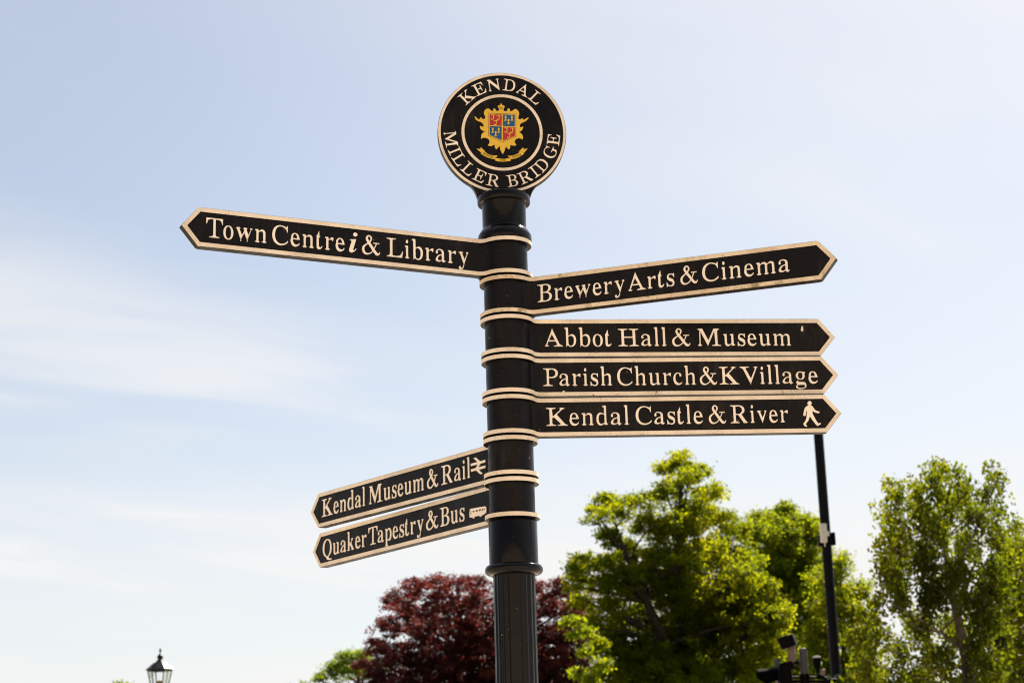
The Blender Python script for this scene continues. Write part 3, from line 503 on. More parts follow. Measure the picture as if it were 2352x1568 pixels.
CREST_JSON = (
    '{"mantling":[[-9.9,61.9],[-14.1,62.7],[-16.5,66.9],[-18.7,69.8],[-21.7,69.3],[-23.2,66.1],[-23.0,62.6],[-26.3,62.1],[-30.0,64.5],[-32.9,68.0],[-36.6,69.5],[-41.1,68.7],[-45.3,65.2]'
    ',[-48.0,60.4],[-48.8,55.6],[-47.4,50.8],[-45.3,46.9],[-45.0,42.1],[-47.0,39.2],[-51.4,38.6],[-54.4,39.7],[-55.8,42.8],[-58.0,43.6],[-59.6,40.4],[-61.1,38.0],[-65.6,38.5],[-69.2,41.'
    '7],[-71.4,45.1],[-73.1,46.4],[-74.3,45.1],[-73.3,40.4],[-70.1,35.6],[-65.0,32.5],[-59.1,30.9],[-54.7,27.7],[-51.1,23.0],[-49.7,19.0],[-51.2,15.8],[-54.9,16.3],[-57.9,18.2],[-59.8,1'
    '8.5],[-60.2,14.2],[-59.1,10.3],[-55.9,6.3],[-51.5,4.0],[-47.8,2.4],[-47.9,0.8],[-51.6,-0.8],[-55.4,-4.0],[-57.5,-9.5],[-58.2,-15.9],[-57.7,-19.8],[-55.7,-17.4],[-52.0,-15.8],[-46.8'
    ',-15.8],[-41.6,-17.4],[-37.3,-20.5],[-35.1,-25.2],[-35.3,-30.8],[-37.6,-34.7],[-40.3,-37.1],[-37.7,-39.5],[-33.3,-40.2],[-28.1,-39.0],[-24.3,-36.7],[-21.6,-36.3],[-21.4,-40.2],[-20'
    '.4,-44.9],[-17.9,-48.9],[-15.0,-48.1],[-11.9,-44.1],[-9.3,-40.2],[-7.8,-40.1],[-6.8,-47.2],[-4.7,-54.3],[-1.9,-60.6],[0.5,-63.0],[3.0,-59.0],[5.7,-51.9],[7.8,-44.8],[9.4,-40.1],[11'
    '.1,-43.2],[14.0,-47.2],[17.6,-49.5],[19.6,-47.2],[21.3,-41.6],[21.7,-36.1],[24.7,-36.9],[29.1,-38.8],[33.5,-38.7],[37.3,-36.5],[38.1,-35.2],[35.2,-32.9],[33.5,-28.1],[34.2,-23.4],['
    '37.8,-19.4],[43.0,-17.0],[48.3,-17.0],[52.7,-19.1],[55.6,-20.9],[56.7,-17.0],[56.6,-10.6],[54.5,-5.9],[50.9,-1.9],[47.3,-0.1],[46.6,1.5],[51.1,3.6],[54.9,6.8],[57.3,11.6],[58.6,17.'
    '5],[55.9,16.3],[52.2,14.7],[49.2,15.8],[48.6,19.5],[50.2,23.5],[54.0,27.5],[58.6,29.9],[63.9,32.3],[69.2,36.3],[73.4,41.4],[73.9,43.5],[71.7,43.5],[67.8,41.1],[62.5,37.9],[58.8,37.'
    '0],[57.3,39.4],[55.9,42.3],[53.6,40.2],[51.3,37.8],[47.6,37.8],[45.9,40.2],[45.5,44.1],[47.2,49.7],[48.4,55.3],[47.5,60.1],[44.6,64.9],[40.3,68.5],[36.5,68.4],[32.7,65.6],[29.6,62.'
    '9],[25.9,61.6],[23.6,61.9],[23.3,66.4],[21.6,69.6],[18.6,70.0],[16.3,67.9],[15.5,63.1],[12.5,62.0],[7.2,61.8],[5.1,65.9],[7.0,71.9],[9.4,75.1],[6.9,78.3],[1.8,80.6],[1.2,83.8],[-0.'
    '4,85.3],[-1.9,83.8],[-2.6,80.6],[-8.0,78.7],[-10.5,75.4],[-7.9,71.8],[-6.2,65.9]],"crown":[[[-5.1,75.2],[-4.2,75.5],[-3.5,67.0],[-4.3,66.9]],[[-2.1,75.8],[-1.1,75.8],[-1.4,67.0],[-'
    '2.2,67.0]],[[1.2,75.8],[2.2,75.8],[0.7,67.0],[-0.1,67.0]],[[4.1,75.2],[5.0,74.7],[3.0,66.9],[2.3,67.0]]],"line":[[[-35.8,56.2],[40.0,53.2],[36.9,-13.1],[0.8,-28.3],[-38.2,-10.2]],['
    '[-35.2,55.3],[39.2,52.4],[36.0,-12.5],[0.8,-27.2],[-37.3,-9.7]]],"red":[[[-32.9,53.3],[0.3,52.0],[-0.9,18.9],[-33.7,20.2]],[[2.6,15.9],[35.7,14.3],[34.3,-10.7],[1.5,-24.6]]],"blue"'
    ':[[[3.5,51.9],[36.0,50.3],[35.1,17.4],[2.6,18.2]],[[-33.8,17.5],[-1.0,16.7],[-2.0,-23.1],[-34.4,-7.9]]],"letter":[[[-30.0,51.1],[-18.7,50.7],[-18.7,48.9],[-21.4,48.7],[-22.1,39.3],'
    '[-23.5,37.1],[-26.5,36.5],[-29.8,37.4],[-30.0,39.3],[-27.9,40.3],[-27.3,38.7],[-25.0,38.7],[-24.0,40.3],[-23.5,48.9],[-30.1,49.3]],[[-14.4,49.9],[-3.1,49.5],[-3.1,47.7],[-5.8,47.5]'
    ',[-6.5,38.1],[-7.9,35.9],[-10.9,35.3],[-14.2,36.2],[-14.4,38.1],[-12.3,39.1],[-11.7,37.5],[-9.4,37.5],[-8.4,39.1],[-7.9,47.7],[-14.4,48.1]],[[-22.7,34.7],[-11.4,34.3],[-11.4,32.6],'
    '[-14.1,32.4],[-14.8,23.0],[-16.2,20.8],[-19.2,20.1],[-22.4,21.1],[-22.7,23.0],[-20.6,23.9],[-20.0,22.3],[-17.6,22.4],[-16.7,23.9],[-16.2,32.5],[-22.7,33.0]],[[6.2,13.4],[17.5,13.0]'
    ',[17.5,11.2],[14.8,11.1],[14.1,1.7],[12.7,-0.5],[9.7,-1.2],[6.5,-0.2],[6.2,1.7],[8.3,2.6],[8.9,1.0],[11.3,1.1],[12.2,2.6],[12.7,11.2],[6.2,11.7]],[[21.9,12.8],[33.2,12.4],[33.1,10.'
    '7],[30.4,10.5],[29.7,1.1],[28.3,-1.1],[25.3,-1.7],[22.1,-0.8],[21.8,1.1],[23.9,2.1],[24.5,0.5],[26.9,0.5],[27.8,2.1],[28.3,10.7],[21.8,11.1]],[[13.3,-1.9],[24.6,-2.4],[24.5,-4.1],['
    '21.8,-4.3],[21.1,-13.6],[19.7,-15.9],[16.7,-16.5],[13.5,-15.6],[13.3,-13.7],[15.4,-12.7],[15.9,-14.3],[18.3,-14.3],[19.2,-12.7],[19.8,-4.1],[13.2,-3.7]]],"teasel":[[[11.0,39.8],[12'
    '.2,40.9],[12.9,42.8],[13.0,45.1],[12.4,47.0],[11.3,48.1],[9.9,48.1],[8.8,47.0],[8.1,45.0],[8.0,42.8],[8.6,40.9],[9.7,39.8]],[[9.6,39.8],[11.1,39.8],[12.1,37.0],[14.4,34.1],[13.2,33'
    '.5],[11.4,35.4],[10.8,32.5],[9.6,32.5],[9.4,35.4],[7.5,33.1],[6.2,34.1],[8.5,37.0]],[[28.4,39.9],[29.6,41.0],[30.3,42.9],[30.4,45.2],[29.8,47.1],[28.7,48.2],[27.4,48.2],[26.2,47.1]'
    ',[25.5,45.1],[25.5,42.9],[26.1,41.0],[27.2,39.9]],[[27.1,39.9],[28.6,39.9],[29.5,37.1],[31.8,34.2],[30.6,33.6],[28.9,35.5],[28.2,32.6],[27.0,32.6],[26.8,35.5],[24.9,33.2],[23.6,34.'
    '2],[25.9,37.0]],[[19.0,30.8],[20.1,31.9],[20.8,33.8],[20.9,36.0],[20.3,38.0],[19.2,39.1],[17.9,39.1],[16.7,38.0],[16.0,36.0],[16.0,33.8],[16.6,31.9],[17.7,30.8]],[[17.6,30.8],[19.1'
    ',30.8],[20.0,27.9],[22.3,25.1],[21.1,24.4],[19.4,26.3],[18.7,23.5],[17.5,23.5],[17.3,26.3],[15.5,24.1],[14.1,25.0],[16.5,27.9]],[[-25.2,4.7],[-24.0,5.8],[-23.3,7.7],[-23.2,9.9],[-2'
    '3.8,11.9],[-24.9,13.0],[-26.3,13.0],[-27.4,11.8],[-28.1,9.9],[-28.2,7.7],[-27.5,5.8],[-26.4,4.7]],[[-26.5,4.7],[-25.1,4.7],[-24.1,1.9],[-21.8,-1.0],[-23.0,-1.6],[-24.7,0.3],[-25.4,'
    '-2.6],[-26.6,-2.6],[-26.8,0.3],[-28.6,-2.0],[-30.0,-1.0],[-27.7,1.8]],[[-8.8,4.4],[-7.7,5.5],[-6.9,7.5],[-6.9,9.7],[-7.5,11.6],[-8.6,12.7],[-9.9,12.7],[-11.1,11.6],[-11.8,9.7],[-11'
    '.8,7.4],[-11.2,5.5],[-10.1,4.4]],[[-10.2,4.5],[-8.7,4.5],[-7.7,1.6],[-5.4,-1.2],[-6.6,-1.9],[-8.4,0.0],[-9.1,-2.8],[-10.2,-2.8],[-10.5,0.0],[-12.3,-2.2],[-13.6,-1.3],[-11.3,1.6]],['
    '[-17.3,-5.3],[-16.1,-4.2],[-15.4,-2.3],[-15.3,-0.0],[-15.9,1.9],[-17.0,3.0],[-18.3,3.0],[-19.5,1.9],[-20.2,-0.1],[-20.2,-2.3],[-19.6,-4.2],[-18.5,-5.3]],[[-18.6,-5.3],[-17.1,-5.2],'
    '[-16.2,-8.1],[-13.9,-10.9],[-15.1,-11.6],[-16.8,-9.7],[-17.5,-12.5],[-18.7,-12.5],[-18.9,-9.7],[-20.7,-11.9],[-22.0,-11.0],[-19.7,-8.1]]],"ribbon":[[[-70.8,-47.9],[-61.6,-48.7],[-5'
    '8.8,-43.8],[-53.5,-49.8],[-46.7,-56.4],[-51.4,-54.8],[-55.1,-55.4],[-58.9,-59.2]],[[-59.7,-62.1],[-58.1,-58.0],[-54.7,-55.1],[-51.4,-55.1],[-39.8,-63.1],[-28.0,-67.6],[-19.9,-67.6]'
    ',[-14.7,-67.3],[-16.0,-70.9],[-20.8,-73.0],[-22.0,-74.8],[-22.4,-78.6],[-28.3,-77.4],[-41.5,-73.3],[-53.2,-67.4]],[[-21.6,-74.5],[-14.9,-75.8],[1.3,-76.7],[14.7,-75.4],[21.4,-73.1]'
    ',[21.3,-82.1],[14.5,-83.9],[-0.4,-85.2],[-13.7,-84.3],[-21.0,-82.1]],[[22.0,-77.9],[21.9,-73.1],[16.3,-71.6],[13.1,-68.1],[20.8,-68.4],[31.3,-66.3],[41.8,-61.3],[48.6,-54.9],[53.8,'
    '-54.9],[56.4,-58.1],[58.1,-62.0],[49.0,-69.1],[36.9,-75.0]],[[42.8,-57.3],[49.5,-50.4],[56.8,-43.9],[58.2,-48.9],[68.5,-47.0],[62.0,-54.9],[58.2,-59.6],[56.5,-56.5],[53.9,-54.0],[4'
    '8.2,-54.2]]],"motto":[["PANNUS",[-53.8,-61.1],[-27.5,-74.1]],["MIHI",[-9.1,-80.3],[8.3,-80.3]],["PANIS",[25.9,-72.8],[49.8,-64.9]]]}')
FINGER_JSON = (
    '{"town":{"dir":-1,"yaw":-0.42819,"L":0.8425,"base":-0.0243,"cap":0.0506,"words":[["Town",-0.8234,-0.6649],["Centre",-0.6529,-0.4579],[["info"],-0.4467,-0.424],["&",-0.4126,-0.3608]'
    ',["Library",-0.3448,-0.1118]]},"brew":{"dir":1,"yaw":-0.32609,"L":0.8396,"base":-0.02,"cap":0.0478,"words":[["Brewery",0.0905,0.3313],["Arts",0.3382,0.4646],["&",0.4785,0.5263],["C'
    'inema",0.5365,0.7644]]},"abbot":{"dir":1,"yaw":0.09674,"L":0.8429,"base":-0.0228,"cap":0.0475,"words":[["Abbot",0.0955,0.2773],["Hall",0.2935,0.4262],["&",0.4386,0.4899],["Museum",'
    '0.507,0.7646]]},"parish":{"dir":1,"yaw":0.08087,"L":0.8402,"base":-0.023,"cap":0.0476,"words":[["Parish",0.0891,0.2748],["Church",0.2857,0.4984],["&",0.5063,0.5548],["K",0.5593,0.6'
    '14],["Village",0.615,0.8266]]},"castle":{"dir":1,"yaw":0.06473,"L":0.8374,"base":-0.0224,"cap":0.0478,"words":[["Kendal",0.0937,0.3143],["Castle",0.3296,0.5094],["&",0.523,0.571],['
    '"River",0.5809,0.7369]]},"kmus":{"dir":-1,"yaw":0.8904,"L":0.909,"base":-0.0223,"cap":0.0515,"words":[["Kendal",-0.8904,-0.658],["Museum",-0.6409,-0.3692],["&",-0.3562,-0.3038],["R'
    'ail",-0.2902,-0.1582],[["rail"],-0.1554,-0.0928]]},"quak":{"dir":-1,"yaw":0.93737,"L":0.9721,"base":-0.0233,"cap":0.0508,"words":[["Quaker",-0.955,-0.7023],["Tapestry",-0.6924,-0.4'
    '006],["&",-0.3883,-0.3272],["Bus",-0.3193,-0.2]]},"_walk":[[[0.7919,0.0226],[0.7878,0.0207],[0.7828,0.0168],[0.7796,0.0091],[0.7765,-0.0041],[0.7794,-0.0061],[0.7825,-0.0052],[0.78'
    '45,0.0046],[0.7873,0.0101],[0.7864,0.0013],[0.7851,-0.0086],[0.7813,-0.0189],[0.7748,-0.0271],[0.7775,-0.0326],[0.7834,-0.0354],[0.7846,-0.0332],[0.7811,-0.0283],[0.7889,-0.019],[0'
    '.7941,-0.0067],[0.7999,-0.0169],[0.8074,-0.028],[0.8129,-0.0336],[0.8222,-0.0283],[0.821,-0.0258],[0.8145,-0.0266],[0.8087,-0.0166],[0.804,-0.006],[0.8018,-0.0],[0.8017,0.0077],[0.'
    '808,0.0036],[0.8154,0.0011],[0.8198,0.0017],[0.8205,0.005],[0.8143,0.0066],[0.8088,0.0098],[0.8051,0.0158],[0.8016,0.0209],[0.798,0.0225]],[[0.8012,0.028],[0.8006,0.0257],[0.7993,0'
    '.0238],[0.7973,0.0226],[0.7951,0.0221],[0.793,0.0226],[0.7912,0.0239],[0.7902,0.0259],[0.7899,0.0282],[0.7905,0.0305],[0.7918,0.0324],[0.7938,0.0336],[0.796,0.0341],[0.7981,0.0336]'
    ',[0.7999,0.0323],[0.801,0.0303]]],"_bus":[[[-0.1739,0.0022],[-0.1697,0.0035],[-0.1047,0.0002],[-0.0996,-0.0015],[-0.0989,-0.0047],[-0.0994,-0.0169],[-0.1136,-0.0211],[-0.1213,-0.02'
    '18],[-0.1251,-0.0245],[-0.1291,-0.0236],[-0.1318,-0.0202],[-0.1542,-0.0201],[-0.1568,-0.0239],[-0.1609,-0.0235],[-0.1636,-0.0198],[-0.1751,-0.0195],[-0.1768,-0.0103]],[[-0.1719,-0.'
    '0011],[-0.1678,-0.0011],[-0.1679,-0.0135],[-0.172,-0.0134]],[[-0.1617,-0.0032],[-0.1532,-0.0036],[-0.1533,-0.0078],[-0.1619,-0.0074]],[[-0.1487,-0.0038],[-0.1377,-0.0041],[-0.1378,'
    '-0.0083],[-0.1488,-0.0077]],[[-0.1336,-0.0045],[-0.1231,-0.0047],[-0.1232,-0.0086],[-0.1338,-0.0084]],[[-0.119,-0.0048],[-0.111,-0.0049],[-0.1111,-0.0091],[-0.1192,-0.009]],[[-0.10'
    '77,-0.0045],[-0.1029,-0.0045],[-0.1031,-0.0087],[-0.1079,-0.0091]]],"_drop":[[[0.7965,0.0321],[0.799,0.0298],[0.7992,0.023],[0.7989,0.0185],[0.7958,0.0162],[0.7926,0.0185],[0.7931,'
    '0.0242],[0.7947,0.0287]]]}')
GLYPH = json.loads(GLYPH_JSON)
CREST = json.loads(CREST_JSON)
POST = Vector((-0.0116, 4.55, 0))
post = empty('fingerpost', (POST.x, POST.y, 0))
tag(post, 'tall black fingerpost with a round crest disc on top and seven cream edged finger boards', 'signpost')
PITCHZ, Z_TOP, FH = 0.10798, 3.04268, 0.10244
TH, RB, RC = .0125, .0596, .0708          # half thickness of a board, collar tube radius, rim radius

# pole: fluted shaft, torus, sleeve, inner core, upper neck with its rings
bm = bmesh.new()
n = 192
def flute(i): return .0538 - .0022 * (0.5 - .5 * math.cos(2 * math.pi * i * 18 / n)) ** 1.5
zs = [0.62, .66, 1.2, 1.9, 2.185, 2.204]
rings = [[bm.verts.new((flute(i) * math.cos(2 * math.pi * i / n), flute(i) * math.sin(2 * math.pi * i / n), z)) for i in range(n)] for z in zs]
for a, b in zip(rings[:-1], rings[1:]):
    for i in range(n): bm.faces.new((a[i], a[(i + 1) % n], b[(i + 1) % n], b[i]))
for v in bm.verts: v.co += POST
from_bm('pole', bm, MAT['black'], post, angle=60)
bm = bmesh.new()
bm_lathe(bm, [(.13, 0), (.13, .05), (.118, .07), (.105, .09), (.098, .14), (.098, .50), (.104, .52), (.104, .545), (.09, .57), (.07, .60), (.064, .63), (.052, .64)], POST, 64)
from_bm('pole_base', bm, MAT['black'], post)
bm = bmesh.new()
tor = [(.0525, 2.2005)] + [(.0615 + .0135 * math.cos(a), 2.214 + .0135 * math.sin(a)) for a in [R(-115 + 12.0 * i) for i in range(20)]] + [(.0525, 2.2275)]
bm_lathe(bm, tor, POST, 96)
from_bm('torus_ring', bm, MAT['black'], post)
bm = bmesh.new()
bm_lathe(bm, [(.058, 2.224), (.0632, 2.2245), (.0632, 2.338), (.0615, 2.3405), (.056, 2.341)], POST, 96)
from_bm('sleeve', bm, MAT['black'], post)
bm = bmesh.new()
bm_lathe(bm, [(.056, 2.23), (.056, 3.10)], POST, 64)
from_bm('core', bm, MAT['black'], post)
bm = bmesh.new()
neck = [(.052, 3.0955), (.0700, 3.0955), (.0722, 3.0975), (.0725, 3.100), (.0725, 3.111), (.0715, 3.114), (.0640, 3.1275), (.0615, 3.1295), (.0597, 3.133), (.0594, 3.137),
        (.0594, 3.199), (.0602, 3.2025), (.0660, 3.2033), (.0700, 3.2038), (.0715, 3.206), (.0718, 3.213), (.0715, 3.222), (.0690, 3.2265), (.062, 3.230), (.048, 3.235), (.032, 3.241), (.018, 3.247), (.008, 3.250), (0, 3.251)]
bm_lathe(bm, neck, POST, 96)
from_bm('neck', bm, MAT['black'], post)
# small grub screws in the collars
def frame_mat(origin, u, nrm):
    """local x along u, local y up, local z along the outward normal"""
    up = Vector((0, 0, 1)); u = u.normalized(); nrm = nrm.normalized()
    return Matrix.Translation(origin) @ Matrix((u, up, nrm)).transposed().to_4x4()

def plan_loop(rc, t, L, rf):
    """closed plan outline: collar circle of radius rc running by a fillet into a straight board of half thickness t"""
    uf = math.sqrt((rc + rf) ** 2 - (t + rf) ** 2)
    a_t = math.atan2(t + rf, uf)                     # tangent point on the circle
    pts = []
    k = 44
    for i in range(k + 1):                           # around the back of the collar, from +n side to -n side
        a = a_t + (2 * math.pi - 2 * a_t) * i / k
        pts.append((rc * math.cos(a), rc * math.sin(a)))
    # fillet on the -n side
    cx, cy = uf, -(t + rf)
    a0 = math.atan2(-rc * math.sin(a_t) - cy, rc * math.cos(a_t) - cx); a1 = math.pi / 2
    if a0 < a1: pass
    for i in range(1, 11): 
        a = a0 + (a1 - a0) * i / 10
        pts.append((cx + rf * math.cos(a), cy + rf * math.sin(a)))
    pts.append((L, -t)); pts.append((L, t))
    cy = t + rf
    a0b, a1b = -math.pi / 2, -a0
    for i in range(0, 10):
        a = a0b + (a1b - a0b) * i / 10
        pts.append((cx + rf * math.cos(a), cy + rf * math.sin(a)))
    return pts
def layout(text, u0, u1, base, cap, gap=.068):
    """letters set between u0 and u1 on a baseline, contours in board coordinates"""
    s = cap / .4553
    if text == ['rail']:
        w = u1 - u0; g = GLYPH['rail']
        return [[(u0 + c[i] / 1500 * w, base + .0015 + c[i + 1] / 1000 * cap * .93) for i in range(0, len(c), 2)] for c in g]
    x = 0; parts = []
    tight = {'T': -.05, 'K': -.02, 'V': -.03, 'A': -.02, 'r': -.005, 'L': -.02, 'P': -.035, 'R': -.01}
    for ch in text:
        g = GLYPH[ch]
        xs = [v for c in g for v in c[0::2]]; x0, x1 = min(xs) / 1000, max(xs) / 1000
        wd = 1.08 if ch.isupper() and len(text) > 1 else 1.0                 # wide capitals
        asc = ch in ('b', 'd', 'h', 'k', 'l')                               # tall ascenders
        g = [[v if q % 2 == 0 and wd == 1.0 else (v * wd if q % 2 == 0 else (v + max(0, v - 310) * .28 if asc else v)) for q, v in enumerate(c)] for c in g]
        x0 *= wd; x1 *= wd
        parts.append((g, x - x0)); x += (x1 - x0) + gap + tight.get(ch, 0)
    x -= gap + tight.get(text[-1], 0)
    sx = (u1 - u0) / x
    return [[(u0 + (c[i] / 1000 + dx) * sx, base + c[i + 1] / 1000 * s) for i in range(0, len(c), 2)] for g, dx in parts for c in g]

FINGERS = json.loads(FINGER_JSON)
FLABEL = {
 'town': ('finger board pointing left with an italic information i', None),
 'brew': ('finger board pointing right and towards the viewer, its cream edge green with algae', None),
 'abbot': ('finger board pointing right with a pale dropping near its tip', None),
 'parish': ('middle of the three stacked right pointing finger boards', None),
 'castle': ('lowest right pointing finger board with a walking figure', None),
 'kmus': ('finger board pointing away to the left with a double arrow railway mark', None),
 'quak': ('lowest left finger board with a small bus mark', None)}
TIP = .0427
BW = .0112                                            # width of the cream border
for idx, key in enumerate(('town', 'brew', 'abbot', 'parish', 'castle', 'kmus', 'quak')):
    fd = FINGERS[key]
    d, yaw, Lf = fd['dir'], fd['yaw'], fd['L']
    u = Vector((d * math.cos(yaw), math.sin(yaw), 0))
    nrm = Vector((d * math.sin(yaw), -math.cos(yaw), 0))
    if nrm.y > 0: nrm = -nrm
    zc = Z_TOP - PITCHZ * idx
    o0 = Vector((POST.x, POST.y, zc))
    hh = FH / 2
    Mw = Matrix.Translation(o0) @ Matrix((u, nrm, Vector((0, 0, 1)))).transposed().to_4x4()
    # iron casting: collar tube and board
    bm = bmesh.new()
    body_end = Lf - .467 * BW
    bm_prism(bm, plan_loop(RB, TH - .0015, body_end, .030), -hh + .001, hh - .001)
    for sgn in (1, -1):                               # thicker rims along the top and bottom edge
        z0, z1 = (hh - BW - .0006, hh) if sgn > 0 else (-hh, -hh + BW + .0006)
        bm_prism(bm, plan_loop(RC, TH, body_end + .0004, .022), z0, z1)
    def side_prism(bm, poly, t):                      # outline given in (u, z), thickness 2t across the board
        a = [bm.verts.new((p[0], -t, p[1])) for p in poly]; b = [bm.verts.new((p[0], t, p[1])) for p in poly]
        m_ = len(poly)
        for i in range(m_): bm.faces.new((a[i], a[(i + 1) % m_], b[(i + 1) % m_], b[i]))
        bm.faces.new(a); bm.faces.new(b[::-1])
    side_prism(bm, [(body_end - .0003, hh - .0013), (Lf, hh - .0004), (Lf + TIP - .0006, 0), (Lf, -hh + .0004), (body_end - .0003, -hh + .0013)], TH - .0012)
    bm.transform(Mw)
    casting = from_bm('finger_board', bm, MAT['panel'], post, angle=30)
    casting['label'] = FLABEL[key][0]
    # cream border: strips along both edges and the chevron at the tip, on both faces
    bm = bmesh.new()
    for sgn in (1, -1):
        z0, z1 = (hh - BW, hh - .0007) if sgn > 0 else (-hh + .0007, -hh + BW)
        outer = plan_loop(RC + .0007, TH + .0007, body_end, .022)
        inner = plan_loop(RC - .0012, TH - .0012, body_end, .022)
        ra = [[bm.verts.new((x, y, z)) for x, y in lp] for lp, z in ((outer, z0), (outer, z1), (inner, z1), (inner, z0))]
        m_ = len(outer)
        for a, b in ((0, 1), (1, 2), (2, 3), (3, 0)):
            for i in range(m_): bm.faces.new((ra[a][i], ra[a][(i + 1) % m_], ra[b][(i + 1) % m_], ra[b][i]))
    chev = [(body_end + .0002, hh - .0007), (Lf - .0004, hh - .0007), (Lf + TIP - .0013, 0), (Lf - .0004, -hh + .0007), (body_end + .0002, -hh + .0007), (body_end + .0002, -hh + BW), (Lf + TIP - 1.304 * BW, 0), (body_end + .0002, hh - BW)]
    for t0, t1 in ((TH - .0014, TH + .0007), (-TH + .0014, -TH - .0007)):
        a = [bm.verts.new((p[0], t0, p[1])) for p in chev]; b = [bm.verts.new((p[0], t1, p[1])) for p in chev]
        for i in range(8): bm.faces.new((a[i], a[(i + 1) % 8], b[(i + 1) % 8], b[i]))
        for q in ((0, 1, 2, 6, 7), (2, 3, 4, 5, 6)):
            bm.faces.new([a[i] for i in q]); bm.faces.new([b[i] for i in q[::-1]])
    bm.transform(Mw)
    from_bm('border', bm, MAT['cream_algae'] if key == 'brew' else MAT['cream'], casting, angle=30)
    # raised lettering on the face towards the viewer; x runs to the right as seen
    ux = u * d
    Mf = frame_mat(o0 + nrm * (TH - .0016), ux, nrm)
    cont = []; marks = []
    for text, u0, u1 in fd['words']:
        big = text == ['info']
        if big:
            c_ = layout(text, u0, u1, fd['base'], fd['cap'] * 1.0)
            ys = [p[1] for q in c_ for p in q]; f_ = (fd['cap'] + .004) / (max(ys) - min(ys)); y0 = min(ys)
            cont += [[(p[0], fd['base'] + (p[1] - y0) * f_) for p in q] for q in c_]
        elif text == ['rail']: marks = layout(text, u0, u1, fd['base'], fd['cap'])
        else: cont += layout(text, u0 + .0013, u1 - .0013, fd['base'], fd['cap'])
    link('lettering', shape_mesh('lettering', cont, .0022, Mf), MAT['letter'], casting)
    if key == 'kmus': link('railway_mark', shape_mesh('railway_mark', marks, .0022, Mf), MAT['letter'], casting)
    if key == 'castle':
        link('walking_figure_mark', shape_mesh('walking_figure_mark', FINGERS['_walk'], .0022, Mf), MAT['letter'], casting)
    if key == 'quak':
        link('bus_mark', shape_mesh('bus_mark', FINGERS['_bus'], .0022, Mf), MAT['letter'], casting)
    if key == 'parish':
        link('bird_dropping', shape_mesh('bird_dropping', [[(.1385, -.0385), (.1435, -.0360), (.1475, -.0385), (.1465, -.0405), (.1425, -.0410)]], .0019, Mf), MAT['white_box'], casting)
    if key == 'abbot':
        link('bird_dropping', shape_mesh('bird_dropping', FINGERS['_drop'], .0019, Mf), MAT['white_box'], casting)
    # grub screw of the collar
    bm = bmesh.new()
    a_ = R(-90 + (28 if idx in (2, 3) else -6 + 5 * idx) * (-1 if idx in (2, 3) else 1))
    sd = Vector((math.cos(a_), math.sin(a_), 0))
    bm_tube(bm, [o0 + sd * (RB - .003), o0 + sd * (RB + .0006), o0 + sd * (RB + .0012)], [.0045, .0045, .0032], 14)
    from_bm('grub_screw', bm, MAT['black'], casting)

# round crest disc
DC = Vector((POST.x, POST.y, 3.4097)); DPS = R(-5)
DN = Vector((-math.sin(DPS), -math.cos(DPS), 0)); DU = Vector((math.cos(DPS), -math.sin(DPS), 0))
RD, DT = .1763, .0098
MD = Matrix.Translation(DC) @ Matrix((DU, Vector((0, 0, 1)), DN)).transposed().to_4x4()
out = []
a_s = R(-90 + 31.5)                                   # the disc outline leaves the circle here and sweeps into the neck
for i in range(97):
    a = a_s + (2 * math.pi - R(63)) * i / 96
    out.append((RD * math.cos(a), RD * math.sin(a)))
e_l = out[-1]
def sweep(p, sx):
    q0 = Vector(p); q1 = q0 + Vector((-sx * .012, -.010)) ; q2 = Vector((sx * .0735, -.176)); q3 = Vector((sx * .0695, -.199))
    return [tuple(q0 * (1 - t) ** 3 + q1 * 3 * t * (1 - t) ** 2 + q2 * 3 * t * t * (1 - t) + q3 * t ** 3) for t in [i / 10 for i in range(1, 11)]]
out += sweep(e_l, -1)
out += sweep(out[0], 1)[::-1]
disc_me = shape_mesh('crest_disc', [out], 2 * DT, MD @ Matrix.Translation((0, 0, -DT)))
bm = bmesh.new(); bm.from_mesh(disc_me); bpy.data.meshes.remove(disc_me)
bmesh.ops.remove_doubles(bm, verts=bm.verts, dist=1e-5)
disc = from_bm('crest_disc', bm, MAT['panel'], post, angle=30)
disc['label'] = 'round black disc with a civic crest in a cream ring'
def circ(r, n=120): return [(r * math.cos(2 * math.pi * i / n), r * math.sin(2 * math.pi * i / n)) for i in range(n)]
for sgn in (1, -1):
    Mface = MD @ Matrix.Translation((0, 0, DT - .0004)) if sgn > 0 else MD @ Matrix.Rotation(math.pi, 4, 'Y') @ Matrix.Translation((0, 0, DT - .0004))
    link('outer_ring', shape_mesh('outer_ring', [circ(RD - .0012), circ(.1682)], .0024, Mface), MAT['cream_algae'] if 0 else MAT['cream'], disc)
    link('inner_ring', shape_mesh('inner_ring', [circ(.1112), circ(.1035)], .0024, Mface), MAT['cream'], disc)
Mface = MD @ Matrix.Translation((0, 0, DT - .0004))
def arc_letters(items, r_base, cap, inward, wscale=1.0):
    res = []
    s = cap / .4553
    for ch, ang in items:
        g = GLYPH[ch]; xs = [v for c in g for v in c[0::2]]; xm = (min(xs) + max(xs)) / 2000
        a = R(ang)
        for c in g:
            q = []
            for i in range(0, len(c), 2):
                lx = (c[i] / 1000 - xm) * s * wscale; ly = c[i + 1] / 1000 * s
                if inward:
                    rr = r_base - ly; rad = Vector((math.sin(a), math.cos(a))); tan = Vector((-math.cos(a), math.sin(a)))
                else:
                    rr = r_base + ly; rad = Vector((math.sin(a), math.cos(a))); tan = Vector((math.cos(a), -math.sin(a)))
                q.append(tuple(rad * rr + tan * lx))
            res.append(q)
    return res
top_word = [('K', -42.2), ('E', -25.2), ('N', -8.2), ('D', 9.4), ('A', 26.8), ('L', 43.0)]
